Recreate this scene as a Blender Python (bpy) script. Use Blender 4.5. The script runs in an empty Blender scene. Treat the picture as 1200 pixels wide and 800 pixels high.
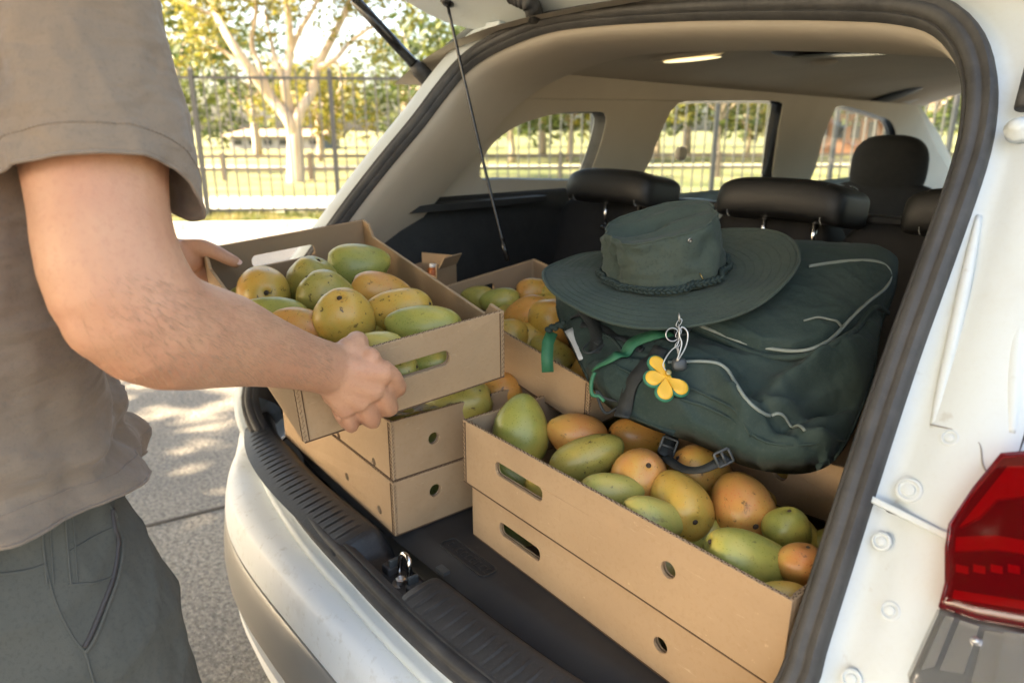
import bpy, bmesh, math, random
from mathutils import Vector as V, Matrix, noise
from mathutils.geometry import tessellate_polygon
random.seed(7)
SC=bpy.context.scene; COL=SC.collection; R=math.radians
# ------------------------------------------------------------ camera
F=811.0; YAW=R(49); PITCH=math.atan((400-153)/F); EYE=V((0,0,1.4))
HD=V((-math.sin(YAW)*math.cos(PITCH),math.cos(YAW)*math.cos(PITCH),-math.sin(PITCH)))
RT=V((math.cos(YAW),math.sin(YAW),0)); UP=RT.cross(HD)
cd=bpy.data.cameras.new('camera'); cam=bpy.data.objects.new('camera',cd); COL.objects.link(cam)
cd.sensor_width=36; cd.lens=36*F/1200; cd.clip_start=.02; cd.clip_end=2000
cam.matrix_world=Matrix(((RT.x,UP.x,-HD.x,EYE.x),(RT.y,UP.y,-HD.y,EYE.y),(RT.z,UP.z,-HD.z,EYE.z),(0,0,0,1)))
cd.dof.use_dof=True; cd.dof.focus_distance=.95; cd.dof.aperture_fstop=4.6
SC.camera=cam
# ------------------------------------------------------------ light
SUN_AZ=math.atan2(-.90,-.44); SUN_EL=R(36)     # direction towards the sun (world xy angle)
w=bpy.data.worlds.new('World'); SC.world=w; w.use_nodes=True
nt=w.node_tree; bg=nt.nodes['Background']; sky=nt.nodes.new('ShaderNodeTexSky')
sky.sky_type='NISHITA'; sky.sun_disc=False; sky.sun_elevation=SUN_EL; sky.sun_rotation=math.pi/2-SUN_AZ
sky.air_density=1.0; sky.dust_density=4.5; sky.ozone_density=1.0
tn=nt.nodes.new('ShaderNodeMix'); tn.data_type='RGBA'; tn.blend_type='MULTIPLY'; tn.inputs[0].default_value=1; tn.inputs[7].default_value=(1,.94,.84,1); nt.links.new(sky.outputs[0],tn.inputs[6]); nt.links.new(tn.outputs[2],bg.inputs[0]); bg.inputs[1].default_value=.15
sd=bpy.data.lights.new('sun','SUN'); sd.energy=5.0; sd.angle=R(.5); sd.color=(1,.84,.62)
so=bpy.data.objects.new('sun',sd); COL.objects.link(so)
sdir=V((math.cos(SUN_AZ)*math.cos(SUN_EL),math.sin(SUN_AZ)*math.cos(SUN_EL),math.sin(SUN_EL)))
so.rotation_euler=sdir.to_track_quat('Z','Y').to_euler(); so.location=(0,-5,12)
SC.view_settings.view_transform='Standard'; SC.view_settings.look='None'; SC.view_settings.gamma=1
SC.view_settings.exposure=2.85
SC.cycles.max_bounces=8; SC.cycles.diffuse_bounces=5; SC.cycles.transparent_max_bounces=16
SC.cycles.use_denoising=True
# ------------------------------------------------------------ ray helpers: a sight line met with a real plane of the place
def ray(x,y): return RT*((x-600)/F)-UP*((y-400)/F)+HD
def onz(x,y,z): d=ray(x,y); return EYE+d*((z-EYE.z)/d.z)
def onp(x,y,n,k): n=V(n); d=ray(x,y); return EYE+d*((k-EYE.dot(n))/d.dot(n))
def onpl(x,y,P,n): return onp(x,y,n,V(P).dot(V(n)))
def atd(x,y,d): return EYE+ray(x,y)*d
def proj(P):
    d=V(P)-EYE; z=d.dot(HD); return (600+F*d.dot(RT)/z,400-F*d.dot(UP)/z)
def depth(P): return (V(P)-EYE).dot(HD)
# ------------------------------------------------------------ materials
M={}
def N(nt,t,**k):
    n=nt.nodes.new('ShaderNode'+t)
    for a,b in k.items():
        if a in n.inputs.keys() if False else False: pass
        setattr(n,a,b)
    return n
def ramp(nt,stops):
    r=nt.nodes.new('ShaderNodeValToRGB'); e=r.color_ramp.elements
    while len(e)<len(stops): e.new(.5)
    for i,(p,c) in enumerate(stops): e[i].position=p; e[i].color=(*c,1)
    return r
def noi(nt,co,scale,detail=4,rough=.5,dist=0,stretch=None):
    n=nt.nodes.new('ShaderNodeTexNoise'); n.inputs['Scale'].default_value=scale; n.inputs['Detail'].default_value=detail
    n.inputs['Roughness'].default_value=rough; n.inputs['Distortion'].default_value=dist
    if stretch:
        m=nt.nodes.new('ShaderNodeMapping'); m.inputs['Scale'].default_value=stretch; nt.links.new(co,m.inputs[0]); co=m.outputs[0]
    nt.links.new(co,n.inputs['Vector']); return n
def mat(name,col,rough=.6,metal=0,var=None,vscale=8,bump=0,bscale=60,bstretch=None,vstretch=None,sheen=0,sss=0,spec=.5,coat=0,detail=5,bdist=.002,coords='Object',b2=None,tr=0,lo=.35,hi=.65):
    m=bpy.data.materials.new(name); m.use_nodes=True; nt=m.node_tree; b=nt.nodes['Principled BSDF']; M[name]=m
    b.inputs['Base Color'].default_value=(*col,1); b.inputs['Roughness'].default_value=rough; b.inputs['Metallic'].default_value=metal
    b.inputs['Specular IOR Level'].default_value=spec
    b.inputs['Sheen Weight'].default_value=sheen; b.inputs['Coat Weight'].default_value=coat
    b.inputs['Transmission Weight'].default_value=tr
    if sss:
        b.inputs['Subsurface Weight'].default_value=sss; b.inputs['Subsurface Radius'].default_value=(1,.35,.2); b.inputs['Subsurface Scale'].default_value=.008
    tc=nt.nodes.new('ShaderNodeTexCoord'); co=tc.outputs[coords]
    if var:
        n=noi(nt,co,vscale,detail,.6,stretch=vstretch); r=ramp(nt,[(lo,col),(hi,var)]); nt.links.new(n.outputs[0],r.inputs[0]); nt.links.new(r.outputs[0],b.inputs['Base Color'])
    if bump:
        n=noi(nt,co,bscale,5,.6,stretch=bstretch); bp=nt.nodes.new('ShaderNodeBump'); bp.inputs['Strength'].default_value=bump; bp.inputs['Distance'].default_value=bdist
        nt.links.new(n.outputs[0],bp.inputs['Height']); last=bp
        if b2:
            n2=noi(nt,co,b2[0],3,.5,stretch=b2[3] if len(b2)>3 else None); bq=nt.nodes.new('ShaderNodeBump'); bq.inputs['Strength'].default_value=b2[1]; bq.inputs['Distance'].default_value=b2[2]
            nt.links.new(n2.outputs[0],bq.inputs['Height']); nt.links.new(bp.outputs[0],bq.inputs['Normal']); last=bq
        nt.links.new(last.outputs[0],b.inputs['Normal'])
    return m
def mixin(name,col,scale,lo,hi,stretch=None,fac=1,detail=6):
    """lay a second noise driven colour (dirt, wear) over a material"""
    m=M[name]; nt=m.node_tree; b=nt.nodes['Principled BSDF']; inp=b.inputs['Base Color']
    mx=nt.nodes.new('ShaderNodeMix'); mx.data_type='RGBA'
    if inp.links: nt.links.new(inp.links[0].from_socket,mx.inputs[6])
    else: mx.inputs[6].default_value=inp.default_value
    mx.inputs[7].default_value=(*col,1)
    tc=nt.nodes.new('ShaderNodeTexCoord'); n=noi(nt,tc.outputs['Object'],scale,detail,.65,stretch=stretch)
    r=ramp(nt,[(lo,(0,0,0)),(hi,(fac,)*3)]); nt.links.new(n.outputs[0],r.inputs[0]); nt.links.new(r.outputs[0],mx.inputs[0]); nt.links.new(mx.outputs[2],inp)
mat('white_paint',(.64,.665,.68),.5,coat=.08,var=(.66,.68,.68),vscale=5)
mixin('white_paint',(.36,.33,.27),9,.60,.80,fac=.4)
mixin('white_paint',(.40,.38,.32),55,.56,.72,fac=.45); mixin('white_paint',(.30,.28,.23),22,.64,.74,stretch=(1,4,4),fac=.5)
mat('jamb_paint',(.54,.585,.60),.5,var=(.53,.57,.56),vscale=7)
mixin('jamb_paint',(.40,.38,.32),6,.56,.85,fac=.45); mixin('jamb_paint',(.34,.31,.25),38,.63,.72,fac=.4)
mat('rubber',(.030,.029,.028),.62,var=(.055,.052,.048),vscale=18,bump=.25,bscale=180,bdist=.001)
mat('dark_plastic',(.021,.021,.021),.5,var=(.031,.030,.029),vscale=15,bump=.5,bscale=900,bdist=.0005)
mixin('dark_plastic',(.11,.10,.09),14,.64,.9,fac=.35)
mat('mat_rubber',(.018,.018,.019),.62,var=(.028,.027,.026),vscale=10,bump=.35,bscale=700,bdist=.0005,b2=(9,.5,.006))
mixin('mat_rubber',(.12,.11,.10),40,.66,.8,fac=.5,stretch=(1,3,1))
mat('beige_trim',(.60,.53,.42),.75,var=(.56,.49,.385),vscale=4,bump=.3,bscale=500,bdist=.0006)
mat('headliner_cloth',(.56,.50,.40),.95,var=(.51,.45,.36),vscale=3,bump=.4,bscale=700,bdist=.0006)
mat('seat_fabric',(.016,.016,.017),.85,bump=.4,bscale=900,bdist=.0008,var=(.022,.021,.022),vscale=40)
mat('black_leather',(.014,.014,.014),.50,bump=.5,bscale=260,bdist=.0008,b2=(12,.25,.004))
mat('stitch',(.5,.5,.48),.8)
mat('chrome',(.75,.75,.75),.18,metal=1)
mat('steel',(.55,.54,.52),.32,metal=1,var=(.4,.38,.34),vscale=60)
mat('silver_cladding',(.27,.255,.225),.38,metal=.25,var=(.26,.25,.23),vscale=6)
mat('black_gloss',(.012,.012,.013),.2)
mat('asphalt',(.175,.150,.115),.9,var=(.38,.33,.255),vscale=60,detail=10,bump=1,bscale=70,bdist=.012,lo=.38,hi=.62)
mixin('asphalt',(.10,.095,.088),1.2,.4,.7,fac=.5); mixin('asphalt',(.50,.46,.38),120,.60,.66,fac=.8)
mat('concrete',(.40,.38,.33),.9,var=(.46,.44,.39),vscale=5,bump=.5,bscale=60)
mat('sand_path',(.50,.45,.35),.95,var=(.42,.37,.27),vscale=1.5,bump=.5,bscale=30)
mat('lawn',(.085,.10,.022),.9,var=(.15,.145,.045),vscale=.8,bump=1,bscale=30,bdist=.03,detail=8)
mixin('lawn',(.30,.25,.11),.35,.45,.62,fac=.7)
mat('fence_metal',(.030,.032,.033),.5)
mat('picket_metal',(.075,.073,.066),.5)
mat('bark',(.36,.27,.18),.85,var=(.50,.40,.29),vscale=6,vstretch=(1,1,.25),bump=.6,bscale=30,bdist=.01)
mat('dark_bark',(.09,.07,.05),.9,bump=.8,bscale=25,bdist=.01)
mat('brick_wall',(.30,.13,.07),.9,var=(.36,.18,.10),vscale=20)
mat('roof_sheet',(.45,.30,.20),.6); mat('shed_wall',(.22,.22,.21),.8); mat('dark_window',(.02,.025,.03),.15)
mat('card',(.42,.285,.160),.82,var=(.375,.25,.138),vscale=5,bump=.25,bscale=400,bdist=.0005,bstretch=(1,.15,1),b2=(12,.5,.007))
mixin('card',(.40,.255,.135),30,.58,.75,stretch=(1,4,1),fac=.45); mixin('card',(.60,.43,.26),75,.66,.72,fac=.5)
mixin('card',(.28,.18,.095),5,.62,.80,fac=.4); mixin('card',(.56,.42,.27),26,.64,.70,stretch=(1,1,9),fac=.5)
mat('card_inner',(.36,.245,.145),.88,var=(.32,.215,.125),vscale=7,bump=.25,bscale=300,bdist=.0006)
mat('card_core',(.10,.058,.03),.95)
mat('film',(.8,.82,.83),.12,spec=.6)
mat('label_white',(.8,.8,.78),.5)
mat('tin_green',(.05,.075,.066),.9)
for nm,c,v in (('canvas_green',(.017,.037,.032),(.028,.049,.042)),('hat_green',(.036,.054,.041),(.054,.072,.055))):
    mat(nm,c,.85,var=v,vscale=9,bump=.6,bscale=900,bdist=.0006,sheen=.03,b2=(14,1.0,.012))
mixin('hat_green',(.065,.068,.040),7,.52,.78,fac=.6)
mixin('canvas_green',(.045,.055,.047),5,.50,.8,fac=.4)
mat('braid_green',(.018,.032,.028),.8); mat('webbing',(.024,.027,.026),.75,bump=.6,bscale=700,bdist=.001,bstretch=(1,.1,1))
mat('piping_grey',(.22,.25,.22),.5); mat('zip_black',(.012,.014,.014),.6,bump=.6,bscale=500,bdist=.001)
mat('strap_green',(.028,.135,.062),.6,var=(.04,.17,.08),vscale=20); mat('tag_yellow',(.78,.44,.035),.42,bump=.2,bscale=40,bdist=.003); mat('tag_green',(.03,.16,.09),.5)
mat('brass',(.5,.38,.15),.35,metal=1); mat('grey_plastic',(.05,.055,.055),.4)
mat('paper_tag',(.55,.57,.58),.5)
mat('skin',(.56,.305,.175),.52,var=(.50,.245,.14),vscale=11,bump=.5,bscale=300,bdist=.0010,sss=.08,b2=(45,.25,.0018,(1,1,1)))
mixin('skin',(.40,.20,.11),35,.60,.72,fac=.4); mixin('skin',(.57,.25,.15),4,.50,.80,fac=.4)
mat('nail',(.72,.45,.36),.3,sss=.1)
mat('tee_cloth',(.215,.158,.108),.92,var=(.235,.175,.122),vscale=6,bump=.5,bscale=500,bdist=.0008,sheen=.2,b2=(8,1.0,.022,(1,1,2.4)))
mat('shorts_cloth',(.082,.078,.062),.9,var=(.098,.093,.074),vscale=9,bump=.6,bscale=1000,bdist=.0008,b2=(14,.9,.012,(1,1,.55)))
mat('seam_thread',(.085,.083,.07),.9); mat('hair',(.05,.032,.02),.6); mat('shoe',(.05,.04,.035),.6); mat('hair_fine',(.34,.20,.11),.6)
def lensmat(name,col,rough,alpha):
    m=bpy.data.materials.new(name); m.use_nodes=True; nt=m.node_tree; M[name]=m
    b=nt.nodes['Principled BSDF']; b.inputs['Base Color'].default_value=(*col,1); b.inputs['Roughness'].default_value=rough
    t=nt.nodes.new('ShaderNodeBsdfTransparent'); t.inputs[0].default_value=(*[min(1,c*1.0+.0) for c in col],1)
    g=nt.nodes.new('ShaderNodeBsdfGlossy'); g.inputs['Roughness'].default_value=rough; g.inputs[0].default_value=(1,1,1,1)
    lw=nt.nodes.new('ShaderNodeLayerWeight'); lw.inputs[0].default_value=.5; f=nt.nodes.new('ShaderNodeMath'); f.operation='MULTIPLY_ADD'; pw=nt.nodes.new('ShaderNodeMath'); pw.operation='POWER'; nt.links.new(lw.outputs['Facing'],pw.inputs[0]); pw.inputs[1].default_value=5; nt.links.new(pw.outputs[0],f.inputs[0]); f.inputs[1].default_value=.6; f.inputs[2].default_value=.04
    mx=nt.nodes.new('ShaderNodeMixShader'); mx.inputs[0].default_value=alpha; nt.links.new(t.outputs[0],mx.inputs[1]); nt.links.new(b.outputs[0],mx.inputs[2])
    m2=nt.nodes.new('ShaderNodeMixShader'); nt.links.new(f.outputs[0],m2.inputs[0]); nt.links.new(mx.outputs[0],m2.inputs[1]); nt.links.new(g.outputs[0],m2.inputs[2])
    nt.links.new(m2.outputs[0],nt.nodes['Material Output'].inputs[0]); return m
lensmat('window_glass',(.80,.86,.84),.02,.02); lensmat('red_lens',(.50,.010,.022),.08,.10); lensmat('clear_lens',(.9,.9,.9),.05,.05); lensmat('film',(.9,.92,.93),.15,.35)
mat('lamp_red',(.50,.02,.04),.25); mat('lamp_dark_red',(.07,.004,.008),.35); mat('reflector',(.55,.55,.56),.22,metal=.9); mat('amber',(.45,.12,.02),.3)
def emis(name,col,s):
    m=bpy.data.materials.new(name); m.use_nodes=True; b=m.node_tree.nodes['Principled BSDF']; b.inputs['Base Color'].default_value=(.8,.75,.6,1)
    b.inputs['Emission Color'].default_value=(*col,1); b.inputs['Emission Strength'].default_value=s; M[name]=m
emis('glare_glow',(1,.80,.42),.30)  # emission standing in for yellow sun glare on the roof lining
def leafmat(name,col,var,sc=3):
    m=bpy.data.materials.new(name); m.use_nodes=True; nt=m.node_tree; M[name]=m
    g=nt.nodes.new('ShaderNodeNewGeometry'); n=noi(nt,g.outputs['Position'],sc,3); r=ramp(nt,[(.38,col),(.62,var)]); nt.links.new(n.outputs[0],r.inputs[0])
    b=nt.nodes['Principled BSDF']; b.inputs['Roughness'].default_value=.5; nt.links.new(r.outputs[0],b.inputs['Base Color'])
    t=nt.nodes.new('ShaderNodeBsdfTranslucent'); nt.links.new(r.outputs[0],t.inputs[0])
    mx=nt.nodes.new('ShaderNodeMixShader'); mx.inputs[0].default_value=.45; nt.links.new(b.outputs[0],mx.inputs[1]); nt.links.new(t.outputs[0],mx.inputs[2])
    nt.links.new(mx.outputs[0],nt.nodes['Material Output'].inputs[0])
leafmat('leaf_light',(.125,.13,.018),(.23,.19,.03)); leafmat('leaf_mid',(.055,.085,.016),(.12,.13,.025),1.2); leafmat('leaf_dark',(.03,.05,.012),(.07,.085,.02),1.0); leafmat('grass_blade',(.10,.12,.025),(.26,.22,.08),2)
def mangomat(name,stops,speck=.5,blush=None):
    m=bpy.data.materials.new(name); m.use_nodes=True; nt=m.node_tree; M[name]=m; b=nt.nodes['Principled BSDF']; L=nt.links.new
    tc=nt.nodes.new('ShaderNodeTexCoord'); oi=nt.nodes.new('ShaderNodeObjectInfo')
    ad=nt.nodes.new('ShaderNodeVectorMath'); ad.operation='ADD'; cx=nt.nodes.new('ShaderNodeVectorMath'); cx.operation='SCALE'
    cb=nt.nodes.new('ShaderNodeCombineXYZ'); L(oi.outputs['Random'],cb.inputs[0]); L(oi.outputs['Random'],cb.inputs[1]); L(cb.outputs[0],cx.inputs[0]); cx.inputs['Scale'].default_value=37
    L(tc.outputs['Object'],ad.inputs[0]); L(cx.outputs[0],ad.inputs[1]); co=ad.outputs[0]
    n=noi(nt,co,13,4,.62,.5); r=ramp(nt,stops); last=r.outputs[0]
    sx=nt.nodes.new('ShaderNodeSeparateXYZ'); L(tc.outputs['Object'],sx.inputs[0])
    m1=nt.nodes.new('ShaderNodeMath'); m1.operation='MULTIPLY_ADD'; L(sx.outputs[0],m1.inputs[0]); m1.inputs[1].default_value=1.6; L(n.outputs[0],m1.inputs[2])
    m2=nt.nodes.new('ShaderNodeMath'); m2.operation='MULTIPLY_ADD'; L(sx.outputs[1],m2.inputs[0]); m2.inputs[1].default_value=2.4; L(m1.outputs[0],m2.inputs[2]); L(m2.outputs[0],r.inputs[0])
    def over(col,sock,lo,hi,fac,last):
        rr=ramp(nt,[(lo,(0,0,0)),(hi,(fac,)*3)]); L(sock,rr.inputs[0]); mx=nt.nodes.new('ShaderNodeMix'); mx.data_type='RGBA'
        L(rr.outputs[0],mx.inputs[0]); L(last,mx.inputs[6]); mx.inputs[7].default_value=(*col,1); return mx.outputs[2]
    if blush: n3=noi(nt,co,9,2,.5); last=over(blush,n3.outputs[0],.48,.68,.75,last)
    v=nt.nodes.new('ShaderNodeTexVoronoi'); v.inputs['Scale'].default_value=230; L(co,v.inputs['Vector']); last=over((.55,.47,.15),v.outputs['Distance'],.20,.10,.30,last)
    n2=noi(nt,co,95,4,.65); last=over((.06,.035,.012),n2.outputs[0],.62,.68,.85*speck,last)
    n4=noi(nt,co,34,6,.75,.8,(1,1,2.5)); last=over((.12,.065,.02),n4.outputs[0],.62,.70,.8*speck,last)
    L(last,b.inputs['Base Color']); b.inputs['Roughness'].default_value=.36; b.inputs['Subsurface Weight'].default_value=.06; b.inputs['Subsurface Scale'].default_value=.01
    bp=nt.nodes.new('ShaderNodeBump'); bp.inputs['Strength'].default_value=.25; bp.inputs['Distance'].default_value=.0012; n5=noi(nt,co,55,5,.6); L(n5.outputs[0],bp.inputs['Height']); L(bp.outputs[0],b.inputs['Normal'])
mangomat('mango_green',[(.30,(.13,.17,.022)),(.50,(.21,.235,.030)),(.70,(.40,.32,.04))],.6)
mangomat('mango_olive',[(.30,(.14,.14,.018)),(.50,(.24,.205,.026)),(.70,(.42,.28,.04))],1.1)
mangomat('mango_pale',[(.30,(.24,.27,.055)),(.50,(.34,.32,.06)),(.70,(.48,.36,.07))],.7)
mangomat('mango_yellow',[(.30,(.30,.24,.025)),(.48,(.50,.29,.026)),(.66,(.60,.29,.03))],1.1)
mangomat('mango_orange',[(.30,(.50,.26,.02)),(.48,(.60,.255,.02)),(.66,(.60,.19,.02))],.8)
mangomat('mango_blush',[(.30,(.50,.30,.045)),(.50,(.58,.23,.035)),(.70,(.56,.15,.04))],.9,(.50,.075,.03))
mat('stem',(.05,.032,.018),.8)
for k_,c_,sc_,f_ in (('tee_cloth',(.14,.11,.08),260,.30),('shorts_cloth',(.05,.048,.04),240,.35),('canvas_green',(.045,.062,.052),260,.5),('hat_green',(.022,.034,.026),230,.5),('card',(.33,.205,.10),170,.3),('skin',(.44,.20,.115),190,.35),('headliner_cloth',(.44,.39,.30),220,.3),('seal_' if False else 'rubber',(.09,.085,.075),90,.2),('jamb_paint',(.46,.46,.42),200,.12),('dark_plastic',(.05,.05,.048),240,.5)):
    mixin(k_,c_,sc_,.52,.66,fac=f_,detail=3)
# ------------------------------------------------------------ object helpers
def clean(n): return n
def new(name,me,parent=None,m=None,mw=None):
    o=bpy.data.objects.new(name,me); COL.objects.link(o)
    if m and me is not None and not me.materials: me.materials.append(M[m] if isinstance(m,str) else m)
    if parent: o.parent=parent; o.matrix_parent_inverse=Matrix()
    if mw is not None: o.matrix_world=mw
    return o
def tag(o,label=None,cat=None,group=None,kind=None):
    if label: o['label']=label
    if cat: o['category']=cat
    if group: o['group']=group
    if kind: o['kind']=kind
    return o
def empty(name,loc=(0,0,0),label=None,cat=None,group=None,rot=None):
    o=bpy.data.objects.new(name,None); COL.objects.link(o); o.empty_display_size=.1
    if rot is not None: o.matrix_world=Matrix.Translation(V(loc))@rot
    else: o.location=loc
    return tag(o,label,cat,group)
def mesh(name,vs,fs,smooth=False):
    me=bpy.data.meshes.new(name); me.from_pydata([tuple(v) for v in vs],[],fs); me.validate(); me.update()
    if smooth:
        for p in me.polygons: p.use_smooth=True
    return me
def part(name,vs,fs,m,parent=None,smooth=True,inv=None):
    """vs in world space; stored relative to the parent"""
    if parent is not None:
        bpy.context.view_layer.update() if parent.get('_d') else None
        I=pmat(parent).inverted(); vs=[I@V(v) for v in vs]
    o=new(name,mesh(name,vs,fs,smooth),parent,m); return o
def pmat(o):
    mt=o.matrix_basis.copy()
    while o.parent: o=o.parent; mt=o.matrix_basis@mt
    return mt
def autos(o,ang=35):
    me=o.data
    for p in me.polygons: p.use_smooth=True
    try: me.set_sharp_from_angle(angle=R(ang))
    except Exception: pass
    return o
def grid(rows,closed_u=False,closed_v=False,cap=False):
    """rows: list of lists of points"""
    n=len(rows); k=len(rows[0]); vs=[p for r in rows for p in r]; fs=[]
    for i in range(n if closed_u else n-1):
        for j in range(k if closed_v else k-1):
            a=i*k+j; b=i*k+(j+1)%k; c=((i+1)%n)*k+(j+1)%k; d=((i+1)%n)*k+j
            fs.append((a,b,c,d))
    if cap:
        fs.append(tuple(range(k))[::-1]); fs.append(tuple((n-1)*k+j for j in range(k)))
    return vs,fs
def cr(pts,n,closed=False):
    """catmull-rom resample by arc length to n points"""
    pts=[V(p) for p in pts]; L=len(pts); out=[]
    segs=L if closed else L-1
    for i in range(segs):
        g=(lambda k: pts[k%L]) if closed else (lambda k: pts[max(0,min(L-1,k))])
        p0,p1,p2,p3=g(i-1),g(i),g(i+1),g(i+2)
        for s in range(12):
            t=s/12; out.append(.5*((2*p1)+(p2-p0)*t+(2*p0-5*p1+4*p2-p3)*t*t+(3*p1-p0-3*p2+p3)*t**3))
    out.append(pts[0].copy() if closed else pts[-1].copy())
    d=[0]
    for a,b in zip(out,out[1:]): d.append(d[-1]+(b-a).length)
    res=[]; j=0; m=n if closed else n-1
    for i in range(n):
        t=d[-1]*i/m
        while j<len(d)-2 and d[j+1]<t: j+=1
        f=(t-d[j])/max(1e-9,d[j+1]-d[j]); res.append(out[j].lerp(out[j+1],min(1,max(0,f))))
    return res
def tube(path,r,seg=10,closed=False,ry=None,upv=None):
    """vertices/faces of a round (or oval) tube; r float or list"""
    n=len(path); rows=[]; prev=None
    for i,p in enumerate(path):
        a=path[(i-1)%n] if (closed or i>0) else path[i]; b=path[(i+1)%n] if (closed or i<n-1) else path[i]
        t=(b-a).normalized()
        if upv is not None: u=(V(upv)-t*V(upv).dot(t)).normalized()
        elif prev is None:
            u=t.orthogonal().normalized()
        else: u=(prev-t*prev.dot(t)).normalized()
        prev=u; s=t.cross(u)
        rr=r[i] if isinstance(r,(list,tuple)) else r
        r2=(ry[i] if isinstance(ry,(list,tuple)) else ry) if ry else rr
        rows.append([p+u*(rr*math.cos(2*math.pi*j/seg))+s*(r2*math.sin(2*math.pi*j/seg)) for j in range(seg)])
    return grid(rows,closed_u=closed,closed_v=True,cap=not closed)
def join(*vf):
    vs=[];fs=[]
    for v,f in vf:
        o=len(vs); vs+=list(v); fs+=[tuple(i+o for i in q) for q in f]
    return vs,fs
def box(c,s,ax=None):
    c=V(c); ax=ax or (V((1,0,0)),V((0,1,0)),V((0,0,1))); hs=[k/2 for k in s]
    vs=[c+ax[0]*(i*hs[0])+ax[1]*(j*hs[1])+ax[2]*(k*hs[2]) for i in(-1,1) for j in(-1,1) for k in(-1,1)]
    return vs,[(0,1,3,2),(4,6,7,5),(0,4,5,1),(2,3,7,6),(0,2,6,4),(1,5,7,3)]
def bevel(o,w,seg=2,ang=30):
    md=o.modifiers.new('bevel','BEVEL'); md.width=w; md.segments=seg; md.limit_method='ANGLE'; md.angle_limit=R(ang); return o
def subsurf(o,n=2):
    md=o.modifiers.new('subdivision','SUBSURF'); md.levels=n; md.render_levels=n; return o
def plate(outer,holes,th,bev=0):
    """flat sheet with real holes, thickness th centred on z=0, as vs/fs in local xy"""
    cu=bpy.data.curves.new('tmp','CURVE'); cu.dimensions='2D'; cu.fill_mode='BOTH'; cu.extrude=th/2-bev; cu.bevel_depth=bev; cu.bevel_resolution=0; cu.offset=-bev if bev else 0
    for lp in [outer]+list(holes):
        sp=cu.splines.new('POLY'); sp.points.add(len(lp)-1); sp.use_cyclic_u=True
        for p,q in zip(sp.points,lp): p.co=(q[0],q[1],0,1)
    ob=bpy.data.objects.new('tmp',cu); me=bpy.data.meshes.new_from_object(ob)
    bpy.data.objects.remove(ob); bpy.data.curves.remove(cu)
    vs=[v.co.copy() for v in me.vertices]; fs=[tuple(p.vertices) for p in me.polygons]; bpy.data.meshes.remove(me)
    return vs,fs
def rrect(cx,cy,hx,hy,r,n=5,rot=0):
    out=[]
    for qx,qy,a0 in ((1,1,0),(-1,1,90),(-1,-1,180),(1,-1,270)):
        for i in range(n+1):
            a=R(a0+90*i/n); x=qx*(hx-r)+r*math.cos(a); y=qy*(hy-r)+r*math.sin(a)
            out.append((cx+x*math.cos(rot)-y*math.sin(rot),cy+x*math.sin(rot)+y*math.cos(rot)))
    return out
def circ(cx,cy,r,n=18): return [(cx+r*math.cos(2*math.pi*i/n),cy+r*math.sin(2*math.pi*i/n)) for i in range(n)]
def lathe(prof,c,ax=V((0,0,1)),seg=24,sx=1,sy=1,xa=None):
    """prof (radius,height)"""
    ax=V(ax).normalized(); u=xa.normalized() if xa else ax.orthogonal().normalized(); s=ax.cross(u); c=V(c)
    rows=[[c+ax*h+u*(r*sx*math.cos(2*math.pi*j/seg))+s*(r*sy*math.sin(2*math.pi*j/seg)) for j in range(seg)] for r,h in prof]
    return grid(rows,closed_v=True,cap=True)
def rod(a,b,r,seg=8,r2=None):
    a=V(a);b=V(b); return tube([a,b],[r,r if r2 is None else r2],seg)
def copy_thing(o,parent=None):
    c=o.copy(); COL.objects.link(c); c.parent=parent
    for ch in list(o.children): copy_thing(ch,c)
    return c
# ============================================================ SETTING
def sheet(name,pts,z,m,kind='structure'):
    o=new(name,mesh(name,[(x,y,z) for x,y in pts],[tuple(range(len(pts)))]),None,m); tag(o,kind=kind); return o
G=onz(245,258,0); G1=onz(385,256.5,0); FD=(G1-G).normalized(); FN=V((-FD.y,FD.x,0))
if FN.dot(HD)<0: FN=-FN
def band(a,b,l0=-60,l1=90): # strip parallel to the fence between offsets a,b beyond it
    return [tuple((G+FN*o+FD*l)[:2]) for l,o in ((l0,a),(l1,a),(l1,b),(l0,b))]
o=sheet('ground',[(-900,-900),(900,-900),(900,900),(-900,900)],-.004,'lawn')
sheet('car_park',band(-60,-1.15),.0,'asphalt')
# joint line in the asphalt and kerb
vs,fs=join(*[box((G-FN*1.07+FD*(i*1.5+.75)+V((0,0,.03))),(1.49,.15,.14),(FD,FN,V((0,0,1)))) for i in range(-20,30)])
tag(part('kerb',vs,fs,'concrete',smooth=False),kind='structure')
sheet('verge',band(-.99,.55),.06,'lawn'); sheet('footpath',band(.55,3.6),.05,'sand_path'); sheet('park_lawn',band(3.6,120,-150,200),.045,'lawn')
sheet('park_path',band(15,17.0,-150,200),.055,'sand_path')
# asphalt seam (a sawn joint)
a=onz(150,622,0); b=onz(262,594,0); d=(b-a).normalized(); s=V((-d.y,d.x,0))
vs,fs=box((a+b)/2+V((0,0,.003)),(8,.014,.004),(d,s,V((0,0,1)))); tag(part('pavement_joint',vs,fs,'dark_bark',smooth=False),kind='structure')
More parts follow.
